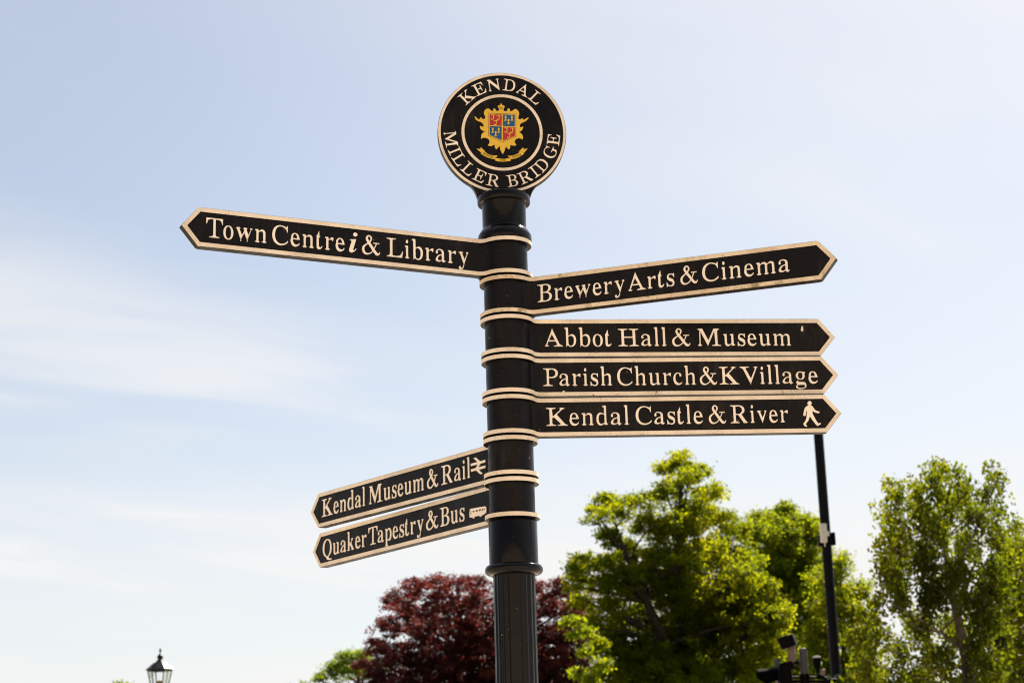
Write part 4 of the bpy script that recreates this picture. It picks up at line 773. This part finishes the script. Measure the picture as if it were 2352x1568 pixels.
low_word = [('M', -98.3), ('I', -112.6), ('L', -123.6), ('L', -138.2), ('E', -153.0), ('R', -168.9), ('B', 170.4), ('R', 155.2), ('I', 143.4), ('D', 132.2), ('G', 113.4), ('E', 98.6)]
link('top_lettering', shape_mesh('top_lettering', arc_letters(top_word, .1238, .0336, False, 1.06), .0024, Mface), MAT['letter'], disc)
link('bottom_lettering', shape_mesh('bottom_lettering', arc_letters(low_word, .1588, .0336, True, 1.06), .0024, Mface), MAT['letter'], disc)
def mm(l): return [[(p[0] / 1000, p[1] / 1000) for p in q] for q in l]
crest = link('crest', shape_mesh('crest', mm([CREST['mantling']]) , .0020, Mface), MAT['gold'], disc)
def crest_part(name, cont, depth, mat): return link(name, shape_mesh(name, cont, depth, Mface), mat, disc)
crest_part('crest_line', mm(CREST['line']) + mm(CREST['crown']), .0024, MAT['ink'])
crest_part('red_quarter', mm(CREST['red']), .0025, MAT['red'])
crest_part('blue_quarter', mm(CREST['blue']), .0025, MAT['blue'])
crest_part('charge', mm(CREST['letter']) + mm(CREST['teasel']), .0032, MAT['gold'])
rib_ = []
for q in mm(CREST['ribbon']): rib_.append(q)
for k_, q in enumerate(rib_): link('motto_ribbon', shape_mesh('motto_ribbon', [q], .0020 if k_ % 2 == 0 else .0017, Mface), MAT['gold'], disc)
mot = []
for w_, a, b in CREST['motto']:
    a = Vector(a) / 1000; b = Vector(b) / 1000; dv = b - a; ln = dv.length; e1 = dv / ln; e2 = Vector((-e1.y, e1.x))
    for q in layout(w_, 0, ln, -.0028, .0062): mot.append([tuple(a + e1 * p[0] + e2 * p[1]) for p in q])
crest_part('motto_lettering', mot, .0026, MAT['ink'])

# ------------------------------------------------------------------ Victorian street lamp, far left
LY = 34.0
lp = at(641, 2600, LY); lb = Vector((lp.x, LY, 0))
k_ = LY / ray(641, 2600).y * F_PX / (F_PX * 4) # metres per photo pixel
zc_ = lambda y: at(641, y, LY).z
lamp = empty('street_lamp', lb)
tag(lamp, 'black old fashioned street lamp with a six sided glass lantern and spiked finial', 'street lamp')
ze = zc_(2500 + 818 / 4.704)                        # eaves
z_ap = zc_(2500 + 660 / 4.704); z_fin = zc_(2500 + 410 / 4.704)
RE = 255 / 4.704 * k_ * 1.04
RW = 208 / 4.704 * k_ * 1.10
zb = ze - .50
bm = bmesh.new()
bm_lathe(bm, [(RE, ze - .012), (RE * 1.02, ze), (RE * .80, ze + .050), (RE * .52, ze + .115), (RE * .30, z_ap - .015), (RE * .20, z_ap + .02)], lb, 6, ang0=0)
from_bm('lantern_roof', bm, MAT['lamp_metal'], lamp, angle=20)
bm = bmesh.new()
h = z_fin - z_ap
bm_lathe(bm, [(RE * .20, z_ap + .005), (RE * .155, z_ap + h * .10), (RE * .16, z_ap + h * .14), (RE * .21, z_ap + h * .22), (RE * .21, z_ap + h * .34), (RE * .15, z_ap + h * .44), (RE * .05, z_ap + h * .52), (RE * .035, z_ap + h * .62), (RE * .05, z_ap + h * .68), (RE * .09, z_ap + h * .77), (RE * .07, z_ap + h * .84), (RE * .03, z_ap + h * .93), (.001, z_ap + h)], lb, 20)
from_bm('finial', bm, MAT['lamp_metal'], lamp)
fr = bmesh.new()
hexp = lambda r, z, i: lb + Vector((r * math.cos(R(60 * i)), r * math.sin(R(60 * i)), z))
for i in range(6):
    bm_tube(fr, [hexp(RW, ze - .01, i), hexp(RW * .55, zb, i)], [.011, .011], 6)
    for r_, z_ in ((RW, ze - .022), (RW * .55, zb)):
        bm_tube(fr, [hexp(r_, z_, i), hexp(r_, z_, i + 1)], [.013, .013], 6)
bm_lathe(fr, [(.02, zb - .10), (.05, zb - .08), (.06, zb - .03), (RW * .58, zb - .012), (RW * .58, zb + .004)], lb, 24)
from_bm('lantern_frame', fr, MAT['lamp_metal'], lamp)
for i in range(6):
    gm = bmesh.new()
    vs = [gm.verts.new(p) for p in (hexp(RW * .985, ze - .03, i), hexp(RW * .985, ze - .03, i + 1), hexp(RW * .545, zb + .01, i + 1), hexp(RW * .545, zb + .01, i))]
    gm.faces.new(vs)
    from_bm('glass_pane', gm, MAT['glass'], lamp, smooth=False)
bm = bmesh.new()
bm_lathe(bm, [(.045, zb), (.05, zb + .02), (.05, zc_(2500 + 1050 / 4.704)), (.035, zc_(2500 + 1030 / 4.704)), (.0, zc_(2500 + 1028 / 4.704))], lb, 24)
from_bm('lamp_holder', bm, MAT['gear'], lamp)
bm = bmesh.new()
bm_lathe(bm, [(.16, 0), (.16, .25), (.13, .30), (.12, .85), (.09, .92), (.065, 1.0), (.055, 1.4), (.045, zb - .45), (.06, zb - .43), (.06, zb - .40), (.035, zb - .36), (.03, zb - .09)], lb, 32)
bm_tube(bm, [lb + Vector((-.32, 0, zb - .30)), lb + Vector((.32, 0, zb - .30))], [.016, .016], 10)
from_bm('pole', bm, MAT['lamp_metal'], lamp)

# ------------------------------------------------------------------ tall dark column on the right
CY = 26.5
pa, pb = at(3275.5, 1740, CY), at(3345.5, 2731, CY)
cx = (pa.x + pb.x) / 2
mpp = CY / ray(3300, 2100).y * F_PX / (F_PX * 4)
column = empty('camera_column', (cx, CY, 0))
tag(column, 'tall plain dark column carrying a small white box, rising behind the tips of the right finger boards', 'column')
topz = at(3265, 1500, CY).z
bm = bmesh.new()
rc_ = 38.2 / 2 * mpp
bm_lathe(bm, [(rc_ * 1.9, 0), (rc_ * 1.9, .02), (rc_ * 1.3, .03), (rc_ * 1.3, 1.3), (rc_ * 1.06, 1.36), (rc_ * 1.05, 3), (rc_, topz - .02), (rc_ * .8, topz), (0, topz + .01)], (cx, CY, 0), 32)
from_bm('shaft', bm, MAT['column'], column)
cz = at(3306, 2155, CY).z
bm = bmesh.new()
bm_lathe(bm, [(rc_ * .9, cz - .09), (rc_ * 1.22, cz - .09), (rc_ * 1.22, cz + .085), (rc_ * .9, cz + .085)], (cx, CY, 0), 32)
bm_box(bm, (cx + rc_ * 1.45, CY - .01, cz + .005), (.055, .09, .185)); bm_box(bm, (cx - rc_ * 1.35, CY - .01, cz - .02), (.05, .09, .16))
from_bm('clamp', bm, MAT['signal'], column, angle=30)
wb = at(3294, 2129, CY - rc_ - .05)
bm = bmesh.new(); bm_box(bm, wb, (26 * mpp, .06, 75 * mpp), Matrix.Rotation(R(1.5), 3, 'Y')); bm_bevel(bm, .008)
from_bm('white_box', bm, MAT['white_box'], column)
wc = at(3312, 2132, CY - rc_ - .035)
bm = bmesh.new(); bm_box(bm, wc, (9 * mpp, .04, 18 * mpp)); bm_bevel(bm, .005); bm_tube(bm, [wb + Vector((.01, .02, -.13)), wb + Vector((.015, .03, -.2))], .008, 8)
from_bm('cable_gland', bm, MAT['white_box'], column)

# ------------------------------------------------------------------ traffic signal, lower right
TY = 24.5
def tq(x, y, dy=0.0): return at(3000 + x / 5.2267, 2450 + y / 5.2267, TY + dy)
mt = TY / ray(3210, 2650).y / 4 / 5.2267 * 1.0     # metres per zoom pixel
tp = tq(1125, 730)
signal = empty('traffic_signal', (tp.x, TY, 0))
tag(signal, 'grey traffic signal pole with black heads seen side on and a tilted detector box', 'traffic signal')
bm = bmesh.new()
rp = 84 * mt
px_ = tq(1135, 1200).x
bm_lathe(bm, [(rp * 1.12, 0), (rp * 1.12, tp.z - .62), (rp * 1.06, tp.z - .6), (rp, tp.z - .02), (rp * .93, tp.z - .006), (rp * .6, tp.z), (0, tp.z + .002)], (px_, TY, 0), 32)
from_bm('pole', bm, MAT['grey'], signal)
# left signal head, its lamps facing left
c = tq(700, 1250, -.02)
def head(cx_, top_z, facing, mat=MAT['signal']):
    bm = bmesh.new()
    bm_box(bm, (cx_, TY, top_z - .46), (.19, .27, .92)); bm_bevel(bm, .03, 3)
    bm_box(bm, (cx_ + facing * .085, TY, top_z - .46), (.012, .50, 1.04))
    ob = from_bm('signal_head', bm, mat, signal)
    for i in range(3):
        zl = top_z - .16 - .30 * i
        bm = bmesh.new(); lo = []; n_ = 20
        for s_, r_, drop in ((.095, .112, 0), (.36, .122, .035)):
            ring = []
            for k2 in range(n_ + 1):
                a = R(-35) + R(250) * k2 / n_
                back = s_ if s_ < .2 else s_ - .17 * max(0.0, -math.sin(a) * .9 + .25)
                ring.append(Vector((cx_ + facing * back, TY + r_ * math.cos(a), zl + r_ * math.sin(a) - drop)))
            lo.append(ring)
        va = [[bm.verts.new(p) for p in rg] for rg in lo]
        for k2 in range(n_): bm.faces.new((va[0][k2], va[0][k2 + 1], va[1][k2 + 1], va[1][k2]))
        bmesh.ops.solidify(bm, geom=bm.faces[:], thickness=.004)
        from_bm('visor', bm, mat, ob)
        bm = bmesh.new()
        bm_lathe(bm, [(.098, 0), (.09, .012), (.05, .024), (0, .028)], (0, 0, 0), 24)
        bm.transform(Matrix.Translation((cx_ + facing * .092, TY, zl)) @ Matrix.Rotation(facing * math.pi / 2, 4, 'Y'))
        from_bm('lens', bm, MAT[('lens_red', 'lens_amber', 'lens_green')[i]], ob)
    return ob
MAT['lens_red'] = paint_mat('unlit red lens', (.16, .012, .01), rough=.2, dirt=0)
MAT['lens_amber'] = paint_mat('unlit amber lens', (.2, .09, .01), rough=.2, dirt=0)
MAT['lens_green'] = paint_mat('unlit green lens', (.01, .1, .05), rough=.2, dirt=0)
lh = tq(690, 1045); rh = tq(1650, 1370)
head(lh.x, lh.z, -1); head(rh.x + .03, rh.z, 1)
# brackets from the pole to the heads
for zz in (tq(1000, 1335).z, tq(1000, 1420).z, tq(1000, 1420).z - .55):
    bm = bmesh.new()
    bm_tube(bm, [Vector((lh.x + .08, TY, zz)), Vector((px_, TY, zz - .005)), Vector((rh.x - .03, TY, zz - .02))], .02, 10)
    bm_lathe(bm, [(rp, zz - .04), (rp * 1.2, zz - .04), (rp * 1.2, zz + .04), (rp, zz + .04)], (px_, TY, 0), 24)
    from_bm('bracket', bm, MAT['signal'], signal)
bm = bmesh.new(); bm_box(bm, tq(800, 1100), (.13, .12, .10)); bm_box(bm, tq(850, 1045), (.20, .1, .05))
from_bm('head_clamp', bm, MAT['signal'], signal)
# detector box on its pale stem
bm = bmesh.new(); sa, sb = tq(870, 700), tq(885, 1030)
bm_box(bm, (sa + sb) / 2, (125 * mt, .10, (sa - sb).length + .04), Matrix.Rotation(R(3), 3, 'Y') @ Matrix.Rotation(R(-28), 3, 'Z')); bm_bevel(bm, .008)
from_bm('detector_stem', bm, MAT['stem'], signal)
bm = bmesh.new()
bm_box(bm, tq(790, 595), (325 * mt, .30, 245 * mt), Matrix.Rotation(R(-16), 3, 'Y') @ Matrix.Rotation(R(-15), 3, 'Z')); bm_bevel(bm, .014, 3)
from_bm('detector_box', bm, MAT['signal'], signal)
# small round sensor on the right bracket
bm = bmesh.new(); sc_ = tq(1410, 1180)
hs = tq(1410, 930).z - sc_.z
bm_lathe(bm, [(0, 0), (48 * mt, .005), (62 * mt, .03), (80 * mt, hs * .55), (86 * mt, hs * .9), (84 * mt, hs), (0, hs + .004)], sc_, 24)
bm_tube(bm, [sc_ + Vector((0, 0, .02)), sc_ + Vector((.0, 0, -.06)), Vector((rh.x - .05, TY, rh.z - .01))], .022, 10)
from_bm('round_sensor', bm, MAT['signal'], signal)
bm = bmesh.new(); bm_lathe(bm, [(0, 0), (84 * mt, 0), (84 * mt, .014), (74 * mt, .024), (0, .03)], sc_ + Vector((0, 0, hs)), 24)
from_bm('sensor_cap', bm, MAT['white_box'], signal)
bm = bmesh.new(); bm_box(bm, tq(1525, 1235), (85 * mt, .08, 130 * mt)); bm_bevel(bm, .015, 3)
from_bm('junction_box', bm, MAT['stem'], signal)

# ------------------------------------------------------------------ unseen building added behind the viewer to bounce light and show in the gloss
bounce_building = empty('added_stone_building', (0, -16, 0))
tag(bounce_building, 'unseen limestone building added behind the viewer to light the boards and reflect in the post', 'building')
MAT['limestone'] = ground_mat('limestone wall', [(.44, .36, .28), (.52, .43, .34), (.36, .29, .23)], .8)
MAT['slate'] = ground_mat('slate roof', [(.07, .07, .08), (.10, .10, .11), (.06, .06, .065)], 1.5)
MAT['window'] = paint_mat('dark window glass', (.02, .022, .025), rough=.1, dirt=0)
bm = bmesh.new(); bm_box(bm, (0, -20, 5.2), (70, 8, 10.4)); from_bm('wall', bm, MAT['limestone'], bounce_building, smooth=False)
bm = bmesh.new(); bm_prism(bm, [(-15.5, 10.42), (-24.5, 10.42), (-20, 13.6)], -35.4, 35.4)
bm.transform(Matrix(((0, 0, 1, 0), (1, 0, 0, 0), (0, 1, 0, 0), (0, 0, 0, 1)))); from_bm('roof', bm, MAT['slate'], bounce_building, smooth=False)
for i in range(-9, 10):
    for z_ in (2.2, 5.4, 8.4):
        bm = bmesh.new(); bm_box(bm, (i * 3.6, -15.99, z_), (1.1, .06, 1.7)); w_ = from_bm('window', bm, MAT['window'], bounce_building, smooth=False)

# ------------------------------------------------------------------ trees
def leaves_mesh(name, C, N, S, fold=.25, seed=1):
    """one small folded leaf (two quads' worth, 6 vertices) per row; C centres, N normals, S sizes"""
    g = np.random.default_rng(seed)
    n = len(C)
    N = N / (np.linalg.norm(N, axis=1)[:, None] + 1e-9)
    t = g.normal(size=(n, 3)); t -= (t * N).sum(1)[:, None] * N; t /= np.linalg.norm(t, axis=1)[:, None] + 1e-9
    b = np.cross(N, t)
    w = (S * g.uniform(.55, .8, n))[:, None]; l = S[:, None]
    up = N * (S * fold)[:, None]
    V = np.stack([C - t * l * .5, C + b * w * .5 + up * .4 - t * l * .05, C + t * l * .5, C - b * w * .5 + up * .4 - t * l * .05], 1).reshape(-1, 3)
    base = np.arange(n)[:, None] * 4
    tri = np.concatenate([base + [0, 1, 2], base + [0, 2, 3]], 1).reshape(-1, 3)
    me = bpy.data.meshes.new(name)
    me.vertices.add(len(V)); me.vertices.foreach_set('co', V.astype(np.float32).ravel())
    me.loops.add(len(tri) * 3); me.loops.foreach_set('vertex_index', tri.astype(np.int32).ravel())
    me.polygons.add(len(tri)); me.polygons.foreach_set('loop_start', np.arange(0, len(tri) * 3, 3, dtype=np.int32)); me.polygons.foreach_set('loop_total', np.full(len(tri), 3, np.int32))
    me.update(calc_edges=True); me.validate()
    return me
def tree(name, label, cat, group, blobs, Y, depth, trunk_px, leaf, bark, leaf_size, n_leaf, sub_r, seed, r_trunk, droop=0.0, sky_gap=.0, fill=.45, squash=.8, limbs=(), per=46, flat=.36, twig=.03, aexp=2.0, loose=0.0):
    """blobs: (x, y, r) lobes of the crown in photo pixels (2352 wide); depth: half depth of the crown in metres"""
    g = np.random.default_rng(seed); r_ = random.Random(seed)
    mp = Y / ray(1176, 784, P2).y * 1.0 / P2
    base = at(trunk_px, 1500, Y, P2); base = Vector((base.x, Y, 0))
    t = empty(name, base); tag(t, label, cat, group)
    lobes = []
    for (x, y, r) in blobs:
        p = at(x, y, Y, P2); rr = r * mp
        rel = max(0.0, 1 - rr / depth) * .8
        k2 = 2 if rr < depth * .55 else 1
        for j in range(k2):
            dy = r_.uniform(-1, 1) * depth * rel
            q = at(x, y, Y + dy, P2)
            lobes.append((np.array(q), rr * (1 if j == 0 else .92)))
    A = np.array([l[1] ** aexp for l in lobes]); A = A / A.sum()
    Cs, Ns = [], []
    n_sub = n_leaf // per
    tips = []
    for li, (c, rr) in enumerate(lobes):
        for _ in range(max(2, int(n_sub * A[li]))):
            dv = g.normal(size=3); dv /= np.linalg.norm(dv)
            if dv[2] < -.3 and g.random() < .5: dv[2] *= -1
            rad = rr * (fill + (1 - fill) * g.random() ** .6) * g.uniform(.9, 1.08)
            sc = c + dv * rad * np.array([1, 1, squash])
            if loose: sc = sc + g.normal(size=3) * (loose * (.35 + rr)) * np.array([1, 1, .9])
            sr = sub_r * g.uniform(.6, 1.35)
            k3 = int(per * g.uniform(.6, 1.5))
            off = g.normal(size=(k3, 3)) * sr * np.array([.52, .52, flat])
            if droop:
                hang = g.random(k3) ** 1.3
                off = g.normal(size=(k3, 3)) * sr * np.array([.20, .20, .12]) ; off[:, 2] -= hang * droop * g.uniform(.6, 1.4)
            Cs.append(sc + off)
            nn = g.normal(size=(k3, 3)) * .75 + np.array([0, 0, .65]) + dv * .35
            if droop: nn = g.normal(size=(k3, 3)) + dv * .5; nn[:, 2] *= .45
            Ns.append(nn)
            if g.random() < .22: tips.append(Vector(sc))
    C = np.concatenate(Cs); N = np.concatenate(Ns)
    keep = C[:, 2] > .4
    C, N = C[keep], N[keep]
    S = leaf_size * g.uniform(.65, 1.25, len(C))
    link('crown', leaves_mesh('crown', C, N, S, seed=seed), leaf, t)
    # trunk with limbs up to the lobes
    bm = bmesh.new()
    topz = max(l[0][2] for l in lobes); zs_ = sorted(l[0][2] for l in lobes)
    lowz = max(1.2, zs_[0] * .55)
    topl = max(lobes, key=lambda l: l[0][2])
    ax = [base + Vector((0, 0, -.25)), base + Vector((r_.uniform(-.1, .1), 0, lowz)), Vector(topl[0]) * .55 + base * .45 + Vector((0, 0, (topl[0][2]) * .0)), Vector(topl[0])]
    ax[2].z = lowz + (topl[0][2] - lowz) * .5
    P = []
    for i in range(13):
        tt = i / 12 * 3; j = min(2, int(tt)); f = tt - j
        P.append(ax[j].lerp(ax[j + 1], f))
    Rr = [r_trunk * (1.35 if i == 0 else 1) * (1 - .88 * (i / 12)) for i in range(13)]
    bm_tube(bm, P, Rr, 10)
    nodes = list(zip(P, Rr))
    for lm in limbs:
        lp_ = [at(q[0], q[1], Y + q[3], P2) for q in lm]
        if lm[0][1] > 1540: lp_.insert(0, Vector((base.x, Y, 0)).lerp(lp_[0], .0))
        lr_ = [q[2] for q in lm]
        if len(lr_) < len(lp_): lr_.insert(0, lr_[0] * 1.3)
        bm_tube(bm, lp_, lr_, 8); nodes += list(zip(lp_[1:], lr_[1:]))
    for c, rr in lobes:
        c = Vector(c)
        cand = [q for q in nodes if q[0].z < c.z - .1] or nodes[:3]
        s_ = min(cand, key=lambda q: (q[0] - c).length + (c.z - q[0].z < .4) * 2)
        mid = s_[0].lerp(c, .5) + Vector((r_.uniform(-.15, .15), r_.uniform(-.15, .15), r_.uniform(.05, .3))) * rr
        r0 = min(max(twig, s_[1] * .55), r_trunk * .3)
        bm_tube(bm, [s_[0], s_[0].lerp(mid, .5) + Vector((0, 0, .05 * rr)), mid, c], [r0, r0 * .75, r0 * .55, r0 * .25], 7)
        near = [q for q in tips if (q - c).length < rr * 1.15]
        for q in near[:10]:
            bm_tube(bm, [mid.lerp(c, r_.uniform(.2, 1)), c.lerp(q, .55) + Vector((0, 0, .08)), q], [r0 * .28, r0 * .18, r0 * .08], 5, cap=False)
    from_bm('trunk', bm, bark, t, angle=60)
    return t
GT = 'trees beyond the road'
BIG = [(1560, 1062, 30), (1525, 1080, 26), (1608, 1078, 26), (1580, 1110, 40), (1530, 1135, 40), (1635, 1140, 36), (1600, 1170, 48), (1390, 1150, 30), (1375, 1185, 28), (1425, 1170, 36), (1475, 1150, 26), (1490, 1210, 46), (1560, 1220, 62), (1655, 1200, 36), (1400, 1235, 34), (1690, 1220, 34), (1440, 1265, 38), (1510, 1290, 58), (1610, 1280, 70), (1700, 1290, 56), (1345, 1290, 32), (1322, 1305, 22), (1316, 1345, 18), (1480, 1330, 50), (1560, 1300, 60), (1590, 1400, 80), (1690, 1420, 70), (1500, 1540, 90), (1350, 1440, 36), (1700, 1340, 60), (1660, 1270, 48), (1395, 1300, 36), (1330, 1330, 26), (1430, 1330, 44), (1380, 1345, 34), (1540, 1370, 70), (1640, 1380, 80), (1730, 1370, 62), (1340, 1375, 24), (1410, 1400, 46), (1470, 1420, 50), (1785, 1420, 40), (1740, 1450, 66), (1560, 1470, 85), (1660, 1490, 95), (1400, 1470, 52), (1450, 1510, 70), (1560, 1580, 130), (1720, 1560, 90), (1420, 1590, 100), (1780, 1500, 40)]
tree('lime_tree', 'large leafy green tree with a pointed top, tallest of the trees, right of the post', 'tree', GT, BIG, 58, 3.4, 1570, MAT['lime'], MAT['bark'], .105, 185000, .23, 5, .30, fill=.34, per=60, flat=.34, loose=.05,
     limbs=[[(1560, 1590, .26, 0), (1530, 1480, .20, -.6), (1485, 1380, .13, -1.2), (1445, 1290, .09, -1.5), (1415, 1210, .05, -1.5)], [(1575, 1590, .24, 0), (1570, 1440, .19, -.3), (1565, 1320, .14, -.5), (1560, 1200, .09, -.3), (1565, 1110, .05, 0)], [(1590, 1590, .2, .2), (1620, 1460, .15, .5), (1660, 1350, .10, .3), (1680, 1260, .06, 0)]])
tree('lime_tree', 'round topped green tree directly behind the dark column', 'tree', GT,
     [(1800, 1190, 42), (1755, 1205, 40), (1735, 1230, 36), (1880, 1255, 30), (1830, 1230, 60), (1770, 1310, 60), (1840, 1330, 70), (1850, 1215, 38), (1790, 1260, 56), (1860, 1285, 50), (1745, 1280, 34), (1800, 1360, 80), (1875, 1380, 66), (1750, 1390, 50), (1830, 1480, 100), (1820, 1590, 130)], 76, 3.6, 1815, MAT['lime_far'], MAT['bark'], .14, 70000, .32, 6, .30, fill=.3, per=64, flat=.34, loose=.05)
tree('lime_tree', 'sloping yellow green tree between the dark column and the birches', 'tree', GT,
     [(1930, 1300, 32), (1905, 1335, 46), (1962, 1360, 40), (1920, 1410, 64), (1988, 1425, 32), (1900, 1490, 80), (1975, 1500, 50), (1930, 1590, 110), (2030, 1590, 46), (2070, 1615, 60), (2010, 1540, 26), (2150, 1640, 90), (2280, 1650, 90)], 66, 3.0, 1925, MAT['lime_far'], MAT['bark'], .13, 42000, .30, 7, .26, fill=.3, per=64, flat=.34, loose=.05)
tree('copper_beech', 'wide dark red copper beech behind the lower post', 'tree', GT,
     [(905, 1370, 26), (955, 1350, 32), (1005, 1345, 30), (1050, 1340, 28), (1100, 1350, 32), (1160, 1350, 32), (1225, 1355, 32), (1285, 1355, 30), (1335, 1375, 32), (930, 1400, 40), (1010, 1395, 46), (1090, 1395, 48), (1180, 1395, 48), (1270, 1400, 48), (1340, 1420, 40), (895, 1440, 34), (985, 1450, 62), (1090, 1455, 70), (1200, 1455, 70), (1300, 1470, 60), (865, 1490, 32), (930, 1520, 66), (1050, 1540, 100), (1180, 1540, 100), (1300, 1540, 75), (1355, 1470, 36), (845, 1535, 30), (900, 1600, 86), (1060, 1640, 140), (1250, 1630, 130)], 68, 4.4, 1090, MAT['beech'], MAT['bark'], .10, 190000, .22, 8, .42, fill=.28, squash=.8, per=60, flat=.28, loose=.09)
tree('maple_tree', 'low tree, its yellow green lightened as if sunlit, at the left foot of the tallest tree', 'tree', GT,
     [(1305, 1420, 12), (1330, 1428, 14), (1352, 1450, 14), (1322, 1462, 13), (1375, 1480, 18), (1340, 1500, 16), (1330, 1545, 14), (1390, 1525, 14), (1360, 1565, 18)], 50, 1.3, 1370, MAT['maple'], MAT['bark'], .10, 4200, .2, 9, .08, fill=.35, per=60, flat=.26)
tree('ash_tree', 'pale green loose tree low at the left end of the dark red beech', 'tree', GT,
     [(795, 1508, 22), (832, 1505, 20), (770, 1538, 26), (815, 1545, 32), (735, 1560, 18), (850, 1540, 30), (780, 1595, 50), (700, 1578, 14), (660, 1578, 12), (640, 1588, 18), (720, 1605, 40)], 88, 1.8, 790, MAT['pale'], MAT['bark'], .12, 16000, .30, 10, .22, fill=.3, flat=.26)
tree('far_tree', 'tiny faint treetop on the lower edge left of the street lamp', 'tree', GT,
     [(272, 1574, 12), (290, 1576, 10), (255, 1580, 9), (278, 1600, 30)], 120, 1.6, 275, MAT['pale'], MAT['bark'], .16, 1500, .30, 12, .18, fill=.3)
GB = 'birches at the right edge'
tree('birch_tree', 'open birch with drooping twigs and a slanting pale trunk, at the right', 'tree', GB,
     [(2135, 1062, 9), (2168, 1075, 13), (2195, 1080, 10), (2150, 1105, 20), (2100, 1115, 18), (2045, 1105, 10), (2060, 1135, 15), (2030, 1165, 10), (2225, 1110, 15), (2278, 1060, 7), (2288, 1085, 9), (2262, 1120, 13), (2180, 1145, 26), (2110, 1165, 24), (2050, 1185, 20), (2240, 1170, 22), (2300, 1150, 10), (2150, 1205, 30), (2070, 1235, 26), (2220, 1235, 28), (2290, 1225, 20), (2025, 1240, 14), (2030, 1290, 14), (2120, 1270, 32), (2195, 1300, 32), (2055, 1300, 24), (2275, 1290, 24), (2140, 1350, 32), (2060, 1350, 22), (2235, 1360, 30), (2110, 1420, 30), (2185, 1430, 30), (2020, 1370, 12), (1990, 1400, 16), (1968, 1450, 18), (2000, 1470, 16), (2030, 1440, 12), (1985, 1520, 20), (2070, 1490, 20), (2150, 1500, 32), (2110, 1555, 30), (2240, 1480, 30), (2210, 1570, 34), (1960, 1565, 22), (2040, 1565, 26), (2260, 1580, 34), (2290, 1340, 24), (2262, 1410, 28), (2295, 1450, 24), (2280, 1520, 28)], 24.5, 1.5, 2232, MAT['birch'], MAT['birch_bark'], .064, 30000, .2, 13, .04, droop=.30, fill=.05, per=16, twig=.006, aexp=1.6, loose=.15,
     limbs=[[(2228, 1590, .085, -.3), (2218, 1500, .075, -.35), (2198, 1410, .062, -.35), (2182, 1330, .05, -.3), (2168, 1240, .036, -.1), (2155, 1150, .022, 0), (2150, 1090, .01, 0)], [(2215, 1490, .028, -.3), (2160, 1450, .02, -.5), (2100, 1440, .011, -.5)], [(2222, 1540, .028, -.3), (2150, 1505, .018, -.2), (2090, 1510, .010, -.3)], [(2180, 1330, .022, -.2), (2240, 1220, .013, 0), (2280, 1110, .006, 0)], [(2172, 1260, .018, 0), (2100, 1170, .010, 0), (2055, 1120, .005, 0)]])
tree('birch_tree', 'drooping birch cut off by the right edge of the picture', 'tree', GB,
     [(2328, 1190, 13), (2345, 1225, 20), (2310, 1255, 22), (2340, 1270, 30), (2318, 1310, 32), (2310, 1350, 30), (2350, 1380, 44), (2300, 1420, 34), (2340, 1460, 46), (2310, 1510, 42), (2360, 1530, 56), (2305, 1570, 46), (2395, 1360, 50), (2380, 1290, 34), (2350, 1600, 70)], 28, 1.4, 2400, MAT['birch'], MAT['birch_bark'], .066, 16000, .22, 14, .07, droop=.30, fill=.05, per=16, twig=.006, aexp=1.6, loose=.15)
